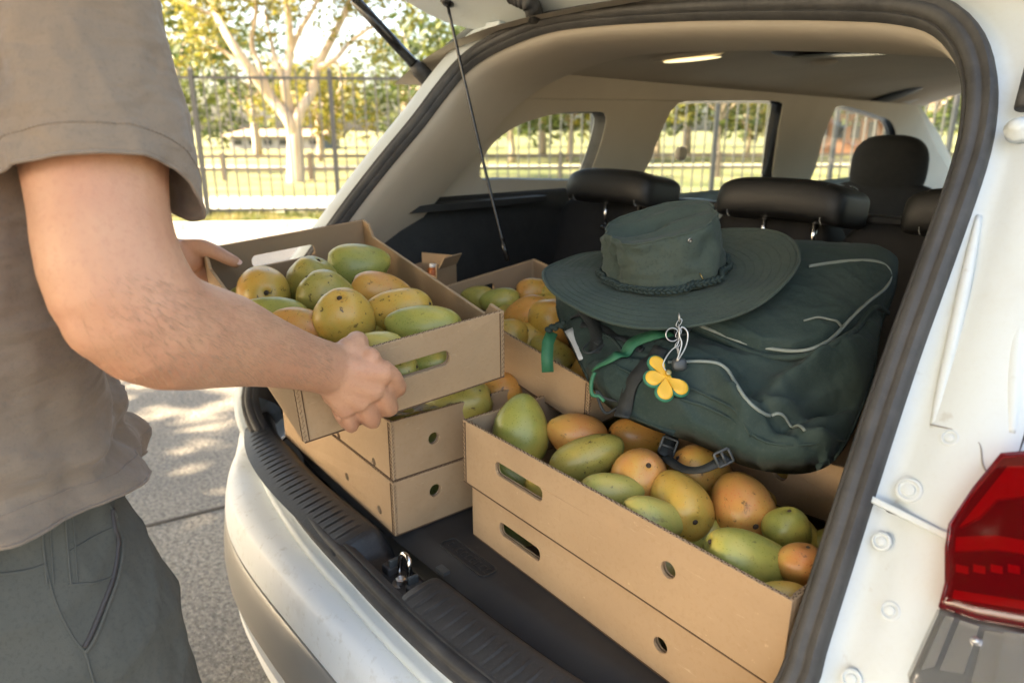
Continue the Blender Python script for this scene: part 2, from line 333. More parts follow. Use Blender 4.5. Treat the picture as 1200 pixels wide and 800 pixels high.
# grass on the verge and lawn edge
def blades(name,n,fn,m,h=.09,w=.012):
    vs=[];fs=[]
    for i in range(n):
        p=fn(); a=random.uniform(0,6.28); hh=h*random.uniform(.5,1.5); d=V((math.cos(a),math.sin(a),0)); l=V((random.uniform(-.5,.5),random.uniform(-.5,.5),1)).normalized()
        k=len(vs); vs+=[p-d*w,p+d*w,p+l*hh]; fs.append((k,k+1,k+2))
    o=part(name,vs,fs,m,smooth=False); tag(o,'dry green grass tufts along the kerb and fence foot','grass',kind='stuff'); return o
def vp():
    l=random.uniform(-6,16); 
    for _ in range(30):
        l=random.uniform(-6,16); of=random.uniform(-.98,.5)
        if noise.noise(V((l*.9,of*1.5,3)))>-.12: break
    return G+FD*l+FN*of+V((0,0,.055))
blades('verge_grass',26000,vp,'grass_blade')
# ---------- tall metal fence
fe=empty('metal_fence',G,'tall dark metal picket fence with two rails running behind the car park','fence')
sp=2.1
def fpt(l,z): return G+FD*l+V((0,0,z))
zt=onpl(245,91,G,FN).z
post=None
for i in range(-3,8):
    if post is None:
        vs,fs=join(box((0,0,(zt+.12)/2),(.07,.07,zt+.12)),lathe([(.0,zt+.17),(.038,zt+.13),(.05,zt+.12)][::-1],(0,0,0),seg=4)); pm=mesh('post',vs,fs); post=1
    o=new('post',pm,fe,'fence_metal'); o.location=fpt(sp*i,0)-G; o.rotation_euler.z=math.atan2(FD.y,FD.x)
for i in range(-3,7):
    for z in (zt,.16):
        vs,fs=box(fpt(sp*(i+.5),z),(sp-.07,.04,.045),(FD,FN,V((0,0,1)))); part('rail',vs,fs,'fence_metal',fe,False)
pk=mesh('picket',*join(box((0,0,(zt+.1)/2+.04),(.023,.023,zt+.02)),lathe([(.015,zt+.11),(.002,zt+.17)],(0,0,0),seg=4)))
for i in range(-3*12,7*12):
    if i%12==0: continue
    o=new('picket',pk,fe,'picket_metal'); o.location=fpt(sp*i/12,0)-G+FN*.0; o.rotation_euler.z=math.atan2(FD.y,FD.x)+random.uniform(-.02,.02)
# ---------- low log rail far across the lawn
lr=empty('low_rail_fence',G+FN*9,'low dark wooden rail fence across the lawn behind the metal fence','fence')
for k in range(-6,12):
    p=G+FN*9+FD*(k*2.4); vs,fs=box(p+V((0,0,.4)),(.12,.12,.8),(FD,FN,V((0,0,1)))); part('post',vs,fs,'dark_bark',lr,False)
    if k<11:
        for z in (.35,.70):
            vs,fs=box(p+FD*1.2+V((0,0,z)),(2.27,.06,.09),(FD,FN,V((0,0,1)))); part('rail',vs,fs,'dark_bark',lr,False)
# ---------- trees
def leaves(centers,n,size,seedv=0,flat=.55):
    vs=[];fs=[]; rnd=random.Random(seedv)
    for c,r in centers:
        k=max(6,int(n*(r**2)))
        for _ in range(k):
            d=V((rnd.gauss(0,1),rnd.gauss(0,1),rnd.gauss(0,1))).normalized()*r*rnd.uniform(.25,1)**.5; d.z*=flat+.2
            p=c+d; u=V((rnd.gauss(0,1),rnd.gauss(0,1),rnd.gauss(0,.6))).normalized(); w_=u.cross(V((rnd.gauss(0,1),rnd.gauss(0,1),rnd.gauss(0,1)))).normalized()
            s=size*rnd.uniform(.6,1.4); i=len(vs); vs+=[p-u*s,p+w_*s*.42,p+u*s,p-w_*s*.42]; fs.append((i,i+1,i+2,i+3))
    return vs,fs
def limb(a,b,r0,r1,bend=.1,n=7,rnd=random):
    a=V(a);b=V(b); L=(b-a).length; off=V((rnd.uniform(-1,1),rnd.uniform(-1,1),rnd.uniform(-.3,.6)))*bend*L
    pts=[a.lerp(b,t/(n-1))+off*math.sin(math.pi*t/(n-1)) for t in range(n)]
    return tube(pts,[r0+(r1-r0)*t/(n-1) for t in range(n)],8),pts
def tree(name,base,label,group,limbs,clumps,leafn,leafs,lm,bm='bark',seedv=1,cat='tree'):
    t=empty(name,base,label,cat,group); part('trunk',*join(*limbs),bm,t)
    part('crown',*leaves(clumps,leafn,leafs,seedv),lm,t,False); return t
# the pale forked tree in the park
def park_tree():
    B=onz(345,213,0.045); n=FN
    def q(x,y,off=0): return onpl(x,y,B+FN*off,FN)
    L=[]; rnd=random.Random(4)
    def seg(pts,r): 
        P=cr([q(*p) for p in pts],max(6,len(pts)*4)); m=len(P); L.append(tube(P,[r[0]+(r[1]-r[0])*i/(m-1) for i in range(m)],9)); return P
    seg([(347,217),(347,190),(346,160),(346,148)],(.26,.20))
    ends=[]
    for pts,r in (([(346,160),(338,140),(318,115),(300,90),(275,55),(255,20),(240,-20)],(.17,.06)),
                  ([(346,155),(340,128),(334,100),(340,60),(338,20),(330,-30)],(.16,.06)),
                  ([(347,155),(352,130),(366,108),(372,80),(392,40),(412,0),(430,-40)],(.15,.05)),
                  ([(300,90),(285,78),(262,60),(235,45),(205,40)],(.08,.03)),
                  ([(318,115),(305,80),(295,50),(300,10),(290,-30)],(.09,.03)),
                  ([(336,100),(326,80),(318,50),(310,10)],(.08,.03)),
                  ([(372,80),(392,70),(410,50),(430,35),(455,20)],(.07,.03)),
                  ([(341,60),(352,35),(370,5),(380,-30)],(.08,.03)),([(255,20),(230,10),(205,-5)],(.05,.03)),([(392,70),(400,95),(395,110)],(.05,.02))):
        pts=[(x,y,rnd.uniform(-1.2,1.2)*(k/len(pts))) for k,(x,y) in enumerate(pts)]; P=seg(pts,r); ends+=P[len(P)//2:]
    cl=[]
    for _ in range(95):
        e=rnd.choice(ends); c=e+V((rnd.uniform(-.9,.9),rnd.uniform(-.9,.9),rnd.uniform(-.2,1.2)))
        px,py=proj(c)
        if py<85 and not (300<px<385 and py>40) : cl.append((c,rnd.uniform(.3,.62)))
    for x,y in ((200,30),(215,75),(235,70),(270,75),(440,60),(450,85),(470,40),(480,75),(485,20),(465,95),(415,55),(385,20),(250,45),(225,15),(290,40),(350,10)):
        cl.append((q(x,y,rnd.uniform(-.8,.8)),rnd.uniform(.28,.5)))
    for _ in range(60):   # crown above the frame
        a=rnd.uniform(0,6.28); rr=rnd.uniform(0,4); cl.append((q(340,0)+V((math.cos(a)*rr,math.sin(a)*rr,rnd.uniform(.3,3.6))),rnd.uniform(.5,.9)))
    tree('spreading_tree',B,'pale barked tree forking low into several limbs with sparse yellow green leaves behind the fence',None,L,cl,230,.085,'leaf_light',seedv=3)
park_tree()
# background trees
rnd=random.Random(11)
def bush_tree(h,r,seedv,lm,n=34):
    rr=random.Random(seedv); L=[limb((0,0,0),(0,0,h*.55),.16*h/5,.09*h/5,.03,rnd=rr)[0]]; cl=[]
    for _ in range(6):
        a=rr.uniform(0,6.28); e=V((math.cos(a)*r*.6,math.sin(a)*r*.6,h*rr.uniform(.55,.9))); L.append(limb((0,0,h*rr.uniform(.25,.5)),e,.07*h/5,.02,.1,rnd=rr)[0])
    for _ in range(n):
        d=V((rr.gauss(0,1),rr.gauss(0,1),rr.gauss(0,1))).normalized()*rr.uniform(.3,1)**.6
        cl.append((V((d.x*r,d.y*r,h*.60+d.z*h*.40)),r*rr.uniform(.22,.42)))
    return join(*L),leaves(cl,70,.17,seedv)
protos=[]
for i,(h,r,lm) in enumerate(((5.5,2.6,'leaf_mid'),(7,3.0,'leaf_dark'),(4.2,2.4,'leaf_light'))):
    tk,cw=bush_tree(h,r,20+i,lm); protos.append((mesh('trunk',*tk,smooth=True),mesh('crown',*cw),lm))
spots=[(205,14,22,0),(232,3,30,1),(262,5,26,0),(300,9,33,1),(330,2,30,0),(372,0,27,2),(405,6,31,1),(440,3,25,0),(475,2,30,1),(520,2,27,0),(560,3,32,1),(600,2,25,0),(636,5,31,1),(668,6,27,0),(700,2,33,1),(738,2,26,2),(772,3,30,0),(806,4,34,1),(842,5,27,0),(878,2,31,2),(915,4,28,1),(955,6,36,0),(1000,2,40,2),(1045,2,33,1),(1090,2,28,0)]
kinds=['broad mid green tree','tall dark green tree','low yellow green tree']
for i,(px,_,dist,k) in enumerate([q for q in spots if q[0] not in (232,262,330,405,440)]):
    dr=ray(px,153); dr.z=0; dr.normalize(); dist*=1.25; B=V((dr.x*dist,dr.y*dist,.04))
    k2=k; where='left of the forked tree' if px<300 else 'behind the forked tree' if px<390 else 'right of the forked tree' if px<530 else 'seen through the rear quarter window' if px<730 else 'seen through the rear door window' if px<925 else 'seen through the front door window' if px<1060 else 'seen through the windscreen'
    t=empty('background_tree',B,kinds[k]+' far across the park, '+where,'tree','trees along the far edge of the park')
    tm,cm,lm=protos[k2]; a=new('trunk',tm,t,'bark'); b=new('crown',cm,t,lm); t.rotation_euler.z=rnd.uniform(0,6.28); s=rnd.uniform(.9,1.25); t.scale=(s,s,s*rnd.uniform(.85,1.1))
# a far-off wood closing the horizon
cl=[]
for i in range(210):
    l=-70+i*.9+rnd.uniform(-.5,.5); cl.append((G+FD*l+FN*(48+rnd.uniform(-4,4))+V((0,0,rnd.uniform(.8,5.0))),rnd.uniform(1.2,2.2)))
o=part('distant_wood',*leaves(cl,42,.30,5),'leaf_mid',None,False); tag(o,'hazy green wood closing the far side of the park','wood',kind='stuff')
# buildings far across the park
def building(name,px0,px1,dist,h,wallm,label,roofh,doors):
    r0=ray(px0,153); r1=ray(px1,153); f=lambda r:V((r.x,r.y,0))*(dist/ r.dot(HD)); A=f(r0); Bp=f(r1); d=(Bp-A); L=d.length; d.normalize(); n=V((-d.y,d.x,0)); 
    if n.dot(HD)<0: n=-n
    t=empty(name,(A+Bp)/2,label,'building'); Z=V((0,0,1))
    part('wall',*box((A+Bp)/2+n*3+Z*h/2,(L,6,h),(d,n,Z)),wallm,t,False)
    a=A-d*.5-n*.5+Z*(h+.004); b=Bp+d*.5-n*.5+Z*(h+.004); c=b+n*7; e=a+n*7; ra=A+n*3+Z*(h+roofh); rb=Bp+n*3+Z*(h+roofh)
    part('roof',[a,b,c,e,ra,rb],[(0,1,5,4),(1,2,5),(2,3,4,5),(3,0,4),(0,3,2,1)],'roof_sheet',t,False)
    for i in range(doors):
        p=A+d*(L*(i+.5)/doors)-n*.03; part('window',*box(p+Z*h*.55,(L/doors*.5,.08,h*.35),(d,n,Z)),'dark_window',t,False)
building('park_building',955,1050,38,2.6,'brick_wall','low brick building with tan roof seen through the rear side window',1.3,5)
building('long_shed',268,375,52,1.0,'shed_wall','long pale low shed with dark openings far beyond the forked tree',.5,6)
# the big shade tree the car is parked under (behind the photographer)
def shade_tree():
    rr=random.Random(5); B=V((-5.2,-6.2,0)); L=[limb(B,B+V((.2,.3,3.2)),.34,.26,.03,rnd=rr)[0]]; cl=[]
    for i in range(12):
        a=i*.524+rr.uniform(-.2,.2); e=B+V((math.cos(a)*4.2,math.sin(a)*4.2,rr.uniform(4.4,6.4))); L.append(limb(B+V((.2,.3,rr.uniform(2.4,3.2))),e,.13,.03,.08,rnd=rr)[0])
    while len(cl)<590:
        x=rr.uniform(-6.5,6.5); y=rr.uniform(-6.2,6.2); 
        if (x/6.5)**2+(y/6.2)**2<1:
            if -9.2<B.x+x+.3<-5.3 and B.y+y+1.4<-3.6 and rr.random()<.80: continue
            cl.append((B+V((x+.3,y+1.4,rr.uniform(4.0,7.0)-.012*(x*x+y*y))),rr.uniform(.55,1.0)))
    tree('shade_tree',B,'broad dense tree behind the photographer shading the open car',None,L,cl,210,.13,'leaf_mid','dark_bark',9)
shade_tree()
# ============================================================ CAR
car=empty('family_car',(-.87,.4,0),'white family car seen from its open back, tailgate raised over the loaded boot','car')
K=.7
def ringp(x,y): return onp(x,y,(0,1,-K),.45-.75*K)
CX=-.87
base=[ringp(x,y) for x,y in ((395,258),(443,195),(486,143),(514,106),(543,72),(580,47),(636,24),(700,13),(800,5),(900,1),(1000,0),(1060,3),(1104,14),(1134,42),(1149,82),(1150,130),(1138,190),(1100,300),(1060,410),(1020,530),(985,640),(950,750),(935,800))]
right=[(-.235,.515,.85),(-.262,.47,.785),(-.335,.44,.748),(-.45,.425,.74)]
sill=[onz(x,y,.74) for x,y in ((568,812),(512,765),(456,712),(414,668),(371,622),(339,580),(318,545),(307,519))]
left=[(-1.515,.512,.80),(-1.555,.555,.88),(-1.575,.62,.99)]
ring=cr(base+right+sill+left,220,closed=True)
NR=len(ring); RN=V((0,-1,K)).normalized()
fr=[]
for i in range(NR):
    t=(ring[(i+2)%NR]-ring[(i-2)%NR]).normalized(); a=RN.cross(t).normalized()
    c=V((CX,.75,1.15)); 
    if a.dot(ring[i]-c)<0: a=-a
    fr.append((ring[i],a,RN))
def sweep(prof,ids=None,closed=True,off=None):
    ids=ids if ids is not None else range(NR)
    rows=[]
    for i in ids:
        P,a,b=fr[i%NR]; rows.append([P+a*x+b*y for x,y in prof])
    return rows
def sw(name,prof,m,parent,ids=None,closedprof=False,sm=40):
    rows=sweep(prof,ids); vs,fs=grid(rows,closed_u=ids is None,closed_v=closedprof); return autos(part(name,vs,fs,m,parent),sm)
# rubber seal: two lobes
lob=[(-.0135,-.012),(-.0150,.000),(-.0130,.0065),(-.0085,.0105),(-.0035,.0105),(-.0005,.0070),(.0015,.0070),(.004,.0098),(.0085,.0108),(.012,.008),(.0145,.002),(.0140,-.012)]
sw('opening_seal',lob,'rubber',car,closedprof=True,sm=50)
sw('seal_lip',[(-.021,-.016),(-.0205,-.004),(-.018,-.0005),(-.0135,-.002),(-.0135,-.016)],'rubber',car,closedprof=True,sm=50)
sidx=[i for i in range(NR) if ring[i].z<.80 and ring[i].y<.60]
# painted body around the opening (jamb), one closed loop
jamb=[(.012,-.008),(.022,-.013),(.034,-.014),(.046,-.007),(.075,-.004),(.100,-.008),(.112,-.014),(.122,-.030),(.130,-.07),(.136,-.12),(.14,-.22)]
jamb2=[(.012,-.008),(.019,-.012),(.026,-.012),(.032,-.004),(.037,-.002),(.042,-.003),(.046,-.008),(.050,-.016),(.053,-.026),(.060,-.034),(.10,-.034)]
rows=[]
for i in range(NR):
    P,a,b=fr[i]; k=min(1,max(0,(P.z-.76)/.16)); rows.append([P+a*(x1*k+x2*(1-k))+b*(y1*k+y2*(1-k)) for (x1,y1),(x2,y2) in zip(jamb,jamb2)])
body=autos(part('body_shell',*grid(rows,closed_u=True),'jamb_paint',car),60)
# crease down the jamb
ub=[i for i in range(NR) if ring[i].x>-.6 and ring[i].z>.8]
# interior edge trim: dark below the belt, beige above
inner=[(-.016,-.008),(-.020,-.028),(-.016,-.05),(.004,-.09),(.045,-.16),(.10,-.24)]
lastz=1.20
up_ids=[i for i in range(NR)]
def runs(cond):
    ids=[i for i in range(NR) if cond(ring[i])]
    # rotate so the run is contiguous
    s=set(ids); st=[i for i in ids if (i-1)%NR not in s]; out=[]
    for a in st:
        r=[a]; 
        while (r[-1]+1)%NR in s and len(r)<NR: r.append((r[-1]+1)%NR)
        out.append(r)
    return out
for r in runs(lambda p:p.z>1.17):
    r=[(r[0]-1)%NR]+r+[(r[-1]+1)%NR]; sw('pillar_trim',inner,'beige_trim',car,r,sm=70)
for r in runs(lambda p:.80<p.z<=1.17):
    sw('lower_side_trim',[(-.016,-.008),(-.022,-.03),(-.020,-.06),(0,-.10),(.03,-.2)],'dark_plastic',car,r,sm=70)
# ---------- sill plate with ribs and latch recess
def sxy(u): # sill line: y of the seal centre as a function of x
    x=CX+u; return .402+.35*(abs(u)/.92)**4
def plate_z(t): # across the plate, t 0..1
    return .747+.016*math.sin(min(1,t*1.9)*math.pi/2)-.034*max(0,(t-.72)/.28)**2
rows=[]; W0,W1=.016,.118
LX=-.835; LY=.475
nx=620
for i in range(nx+1):
    u=-.66+1.32*i/nx; y0=sxy(u); r=[]
    w1=W1-.035*max(0,(abs(u)-.45)/.2)
    for j in range(25):
        t=j/24; y=y0+W0+(w1-W0)*t; z=plate_z(t); x=CX+u
        # ribs
        if .18<t<.62 and abs(x-LX)>.085:
            ph=(u*1000+14*(t-.4)**2*6)%21; e=min(1,4*math.sin(math.pi*(t-.18)/.44)); z+=.0016*e*max(0,1-abs(ph-10)/2.6)-.0010*e*max(0,1-abs(ph-14)/2.6)
        d=max(abs(x-LX)/.072,abs(y-(y0+.074))/.050)
        k=1/(1+math.exp((d-1)*11)); z-=.038*k
        r.append(V((x,y,z)))
    r.append(V((CX+u,y0+w1+.004,.70))); rows.append(r)
autos(part('sill_plate',*grid(rows),'dark_plastic',car),80)
# striker: base block, chrome loop, rubber buffers
def striker():
    c=onz(472,668,.745); X=V((1,0,0)); Y=V((0,1,0)); Z=V((0,0,1))
    o=part('latch_striker',*join(lathe([(.019,0),(.019,.010),(.014,.015)],c+V((0,-.004,-.035)),seg=20),lathe([(.009,.015),(.009,.022),(.006,.024)],c+V((0,-.004,-.035)),seg=6)),'steel',car,False)
    P=[c+V((-.013,0,-.024)),c+V((-.013,.004,.012)),c+V((-.010,.006,.021)),c+V((0,.007,.025)),c+V((.010,.006,.021)),c+V((.013,.004,.012)),c+V((.013,0,-.024))]
    part('loop',*tube(cr(P,26),.0040,8),'chrome',o)
    for dx,dy in ((-.036,.002),(.036,.000)):
        b=part('buffer',*box(c+V((dx,dy,-.020)),(.022,.026,.026)),'rubber',o,False); bevel(b,.003)
        b=part('buffer_cap',*box(c+V((dx*.8,dy,-.004)),(.006,.018,.020)),'grey_plastic',o,False); bevel(b,.002)
striker()
# ---------- boot floor mat and embossed badge plate
rows=[]
for i in range(61):
    x=-1.56+1.40*i/60; r=[]
    yf=sxy(x-CX)+.128
    for j in range(41):
        y=yf+(1.46-yf)*j/40; z=.7475-.003*math.exp(-((y-yf)/.012))-.018*math.exp(-((y-yf)/.004)) + .0012*noise.noise(V((x*9,y*9,0)))
        r.append(V((x,y,z)))
    rows.append(r)
autos(part('boot_mat',*grid(rows),'mat_rubber',car),60)
bc=(onz(548,652,.748)); ang=math.atan2(*( (onz(583,677,.748)-onz(520,630,.748)).yx)); bx=V((math.cos(ang),math.sin(ang),0)); by=V((-bx.y,bx.x,0))
def onmat(a,b,h=0): return bc+bx*a+by*b+V((0,0,h))
vs,fs=plate(rrect(0,0,.060,.017,.010),[rrect(0,0,.0575,.0145,.008)],.0022)
e=part('mat_badge',[onmat(v.x,v.y,v.z+.001) for v in vs],fs,'dark_plastic',car,False)
# raised illegible lettering strokes
sg=[]; rr=random.Random(2)
for k in range(9):
    a=-.048+.012*k
    for q in range(3):
        w_,h_=(.0018,.013) if q==0 else (.0065,.0018); sg.append(box(onmat(a+(0 if q==0 else .003),(0 if q==0 else (-.006 if (q+k)%2 else .0055)),.0012),(w_,h_,.0014),(bx,by,V((0,0,1)))))
part('embossing',*join(*sg),'dark_plastic',e,False)
part('floor_latch',*box(onz(519,668,.75),(.022,.012,.006),(bx,by,V((0,0,1)))),'grey_plastic',car,False)
# ---------- side walls with window openings
LEAN=.20
def wx(z,side): # inner wall x
    base=-1.60-.0+LEAN*max(0,z-1.2)
    return base if side<0 else 2*CX-base
def q2(x,y): # window outline from sight lines onto the left wall (leaning)
    n=V((1,0,-LEAN)).normalized(); p=onp(x,y,n,V((-1.60,0,1.2)).dot(n)); return (p.y,p.z)
quarter=[q2(*p) for p in ((561,206),(564,190),(575,171),(595,154),(620,142),(655,133),(690,131),(706,132),(710,138),(708,152),(700,180),(690,205),(684,211),(640,211),(590,210),(568,211))]
reard=[q2(*p) for p in ((763,186),(772,160),(785,132),(795,121),(805,119),(870,118),(912,119),(917,124),(912,150),(905,200),(900,245),(830,235),(750,230))]
frontd=[q2(*p) for p in ((956,195),(965,160),(978,128),(985,124),(1005,128),(1030,136),(1045,144),(1052,170),(1060,240),(1010,240),(945,236))]
def smooth2(l,n): 
    P=cr([(a,b,0) for a,b in l],n,closed=True); return [(p.x,p.y) for p in P]
quarter=smooth2(quarter,60); reard=smooth2(reard,60); frontd=smooth2(frontd,60)
outer=[(.66,.70),(5.0,.70),(5.3,1.12),(4.7,1.38),(4.25,1.53),(1.15,1.56),(1.08,1.54),(.86,1.22)]
holes=[quarter,reard,frontd]
vs,fs=plate(outer,holes,.004)
vs2,fs2=plate([(1.05,1.10),(5.0,1.10),(5.3,1.12),(4.7,1.38),(4.25,1.53),(1.25,1.56),(1.15,1.54)],holes,.004)
for side,nm in ((-1,'left'),(1,'right')):
    W=[]
    for v in vs:
        z=v.y; W.append(V((wx(z,side)+side*(-v.z)*-1,v.x,z)))
    # inner beige liner above belt; outer paint skin
    autos(part('side_liner',W,fs,'beige_trim',car),40)
    W2=[V((wx(v.y,side)+side*(.05+v.z),v.x,v.y)) for v in vs2]
    autos(part('side_panel',W2,fs2,'white_paint',car),40)
    for h,nm2 in ((quarter,'quarter_window'),(reard,'rear_door_window'),(frontd,'front_door_window')):
        n=len(h); ins=[V((wx(z,side)-side*.0,y,z)) for y,z in h]; outs=[V((wx(z,side)+side*.05,y,z)) for y,z in h]
        cy=sum(y for y,z in h)/n; cz=sum(z for y,z in h)/n
        mid=[V((wx(z,side)+side*.02,y+(cy-y)*.01,z+(cz-z)*.02)) for y,z in h]
        rows=[ins,mid,[V((wx(z,side)+side*.035,y+(cy-y)*.01,z+(cz-z)*.04)) for y,z in h],outs]
        fobj=part('window_frame',*grid(rows,closed_v=True),'black_gloss' if nm2!='quarter_window' else 'rubber',car)
        pr=[V((wx(z,side)+side*.04,y,z)) for y,z in h]; part('pane',pr,[tuple(range(n))],'window_glass',fobj,False)
# lower dark lining of the boot (left and right) standing inside the wall
def lining(side):
    rows=[]
    for i in range(40):
        y=.60+(1.60-.60)*i/39; r=[]
        top=1.225+.0*y; zs=[.74,.80,.95,1.08,1.15,1.19,1.215,top,top]
        bul=[.055,.05,.052,.056,.05,.036,.024,.015,-.01]
        for z,b in zip(zs,bul):
            zlim=.75+(y-.45-.02)/K
            if zlim<z: z=max(.74,zlim)
            x=wx(z,side)-side*(b+ (.05*math.exp(-((y-1.12)/.20)**2) if z<1.0 else 0)); r.append(V((x,y,z)))
        rows.append(r)
    autos(part('boot_side_lining',*grid(rows),'dark_plastic',car),60)
for s in (-1,1): lining(s)
# belt ledge rail and cargo cover bracket on the left lining
part('cover_ledge',*box((-1.545,1.20,1.205),(.05,.52,.018)),'dark_plastic',car,False)
part('ledge_hook',*tube(cr([onpl(457,232,(-1.535,0,0),(1,0,0)),onpl(463,238,(-1.535,0,0),(1,0,0)),onpl(461,244,(-1.535,0,0),(1,0,0))],8),.006,6),'black_gloss',car)
# headliner
def hz(x,y): u=abs(x-CX)/.69; return 1.632-.085*u**3.2+ .012*math.exp(-((y-1.05)/.15)**2)*-1.5
rows=[[V((CX+.735*(j/20-1),y,hz(CX+.735*(j/20-1),y))) for j in range(41)] for y in [1.0+.12*i for i in range(30)]]
autos(part('headliner',*grid(rows),'headliner_cloth',car),60)
# cross ridge behind the roof opening and headliner fittings
def ell(px,py,rx,ry,rot,name,m,dz=.004,parent=None,prof=((1,0),(.9,.35),(.6,.8),(.02,1)),h=.012):
    c=onz(px,py,1.615)
    for _ in range(4): c=onz(px,py,hz(c.x,c.y)-.002)
    rows=[]
    for r,k in prof:
        row=[]
        for j in range(28):
            a=2*math.pi*j/28; x=c.x+rx*r*math.cos(a)*math.cos(rot)-ry*r*math.sin(a)*math.sin(rot); y=c.y+rx*r*math.cos(a)*math.sin(rot)+ry*r*math.sin(a)*math.cos(rot)
            row.append(V((x,y,hz(x,y)-dz-h*k)))
        rows.append(row)
    vs,fs=grid(rows,closed_v=True); fs.append(tuple(27-j+ (len(rows)-1)*28 for j in range(28))); return autos(part(name,vs,fs,m,parent or car),50)
ell(640,91,.075,.05,R(80),'roof_handle_recess','headliner_cloth',h=.018)
ell(640,93,.06,.035,R(80),'recess_lining','beige_trim',dz=.02,h=.002)
dl=ell(975,57,.17,.09,R(35),'roof_display','dark_plastic',dz=.003,h=.02)
ell(985,55,.13,.055,R(35),'screen','black_gloss',dz=.024,h=.003,parent=dl)
dm=ell(806,63,.11,.04,R(50),'dome_glare_base','beige_trim',h=.012); ell(812,63,.085,.024,R(50),'glare_lens','glare_glow',dz=.016,h=.004,parent=dm)  # added glowing oval imitates sunlight reflected off the ceiling dome
ell(1040,97,.16,.10,R(10),'overhead_handle','grey_plastic',h=.02); ell(1100,115,.34,.2,R(10),'sun_visor','headliner_cloth',h=.035); ell(965,72,.05,.03,R(60),'belt_guide','beige_trim')
# seam line in the liner
P=[onpl(x,y,(-1.535,0,0),(1,0,0)) for x,y in ((553,106),(575,110),(600,114),(650,116),(720,117),(800,118))]
P=[V((wx(p.z,-1)+.004,p.y,min(p.z,1.56))) for p in P]; part('trim_seam',*tube(cr(P,30),.0018,5),'headliner_cloth',car)
# roof skin, windscreen, bonnet, outer lower body, wheels
rows=[[V((CX+.70*(j/10-1),y,1.685-.13*abs(j/10-1)**3-.05*max(0,(y-3.6))**2-.03*max(0,1.6-y)**2)) for j in range(21)] for y in [1.06+.15*i for i in range(22)]]
autos(part('roof',*grid(rows),'white_paint',car),60)
vs,fs=grid([[V((CX+s*.66,4.2,1.53)) for s in (-1,1)],[V((CX+s*.74,5.15,1.12)) for s in (-1,1)]]); part('windscreen',vs,fs,'window_glass',car)
rows=[[V((CX+.80*(j/8-1)*(1-.12*(i/8)**3),5.15+.12*i,1.13-.25*(i/8)**2-.05*abs(j/8-1)**2)) for j in range(17)] for i in range(9)]; part('bonnet',*grid(rows),'white_paint',car)
def cargoL(side):
    # lower side of the body below the belt, from the rear corner forward
    rows=[]
    for i in range(40):
        y=1.02+(5.8-1.02)*i/39; r=[]
        for z,b in ((1.16,-.10),(1.12,-.02),(1.0,0),(.8,.0),(.62,-.01),(.5,0),(.36,-.015),(.24,-.05)):
            sq=0
            for wy in (1.35,4.9):
                pass
            r.append(V((CX+side*(.92+b-(.10*max(0,(y-5.2)/.6)**2)-.02*max(0,1.1-y)),y,z)))
        rows.append(r)
    autos(part('side_body',*grid(rows),'white_paint',car),60)
for s in (-1,1): cargoL(s)
for s in (-1,1):
    for wy in (1.45,4.75):
        c=V((CX+s*.88,wy,.34)); tyre=part('wheel',*lathe([(.20,-.11),(.31,-.115),(.34,-.08),(.34,.08),(.31,.115),(.20,.11)],c,V((1,0,0)),40),'rubber',car)
        part('rim',*lathe([(.21,-.05),(.21,.105),(.19,.11),(.18,.07),(.05,.075),(.04,.10),(.01,.10)] if s>0 else [(.01,-.10),(.04,-.10),(.05,-.075),(.18,-.07),(.19,-.11),(.21,-.105),(.21,.05)],c,V((1,0,0)),40),'silver_cladding',tyre)
vs,fs=box((CX,2.9,.50),(1.62,4.4,.30)); part('underbody',vs,fs,'black_gloss',car,False)
# quarter panels wrapping from the opening flange round to the flanks
for r in runs(lambda p:.75<p.z<1.55 and abs(p.x-CX)>.38):
    s_=1 if ring[r[len(r)//2]].x>CX else -1; rows=[]
    for i in r:
        P,a,b=fr[i]; k=min(1,max(0,(P.z-.76)/.16)); q=P+a*((1-k)*.05+k*.138)+b*((1-k)*-.02+k*-.20); z=q.z
        k2=min(1,max(0,(z-1.06)/.14)); xs=(CX+s_*.915)*(1-k2)+(wx(z,s_)+s_*.052)*k2; T=V((xs,P.y+.50*(1-k2)+.34*k2,z)); mid=V((q.x+(T.x-q.x)*.72,q.y+(T.y-q.y)*.35,z))
        rows.append([q.lerp(mid,t)*(1-t)+mid.lerp(T,t)*t for t in (0,.15,.3,.45,.6,.8,1)]+[T+V((0,.25*(1-k2)+.02,0))])
    autos(part('quarter_panel',*grid(rows),'white_paint',car),60)
# ---------- rear face below the opening: white panel, bumper cladding
def rear(prof,m,name,u0=-.925,u1=.925,sm=50):
    rows=[]
    for i in range(91):
        u=u0+(u1-u0)*i/90; k=abs(u)/.925; r=[]
        for dy,z in prof:
            y=.392+dy+.42*k**4.2; x=CX+u*(1-.02*(dy<0)); r.append(V((x,y,z)))
        rows.append(r)
    return autos(part(name,*grid(rows),m,car),sm)
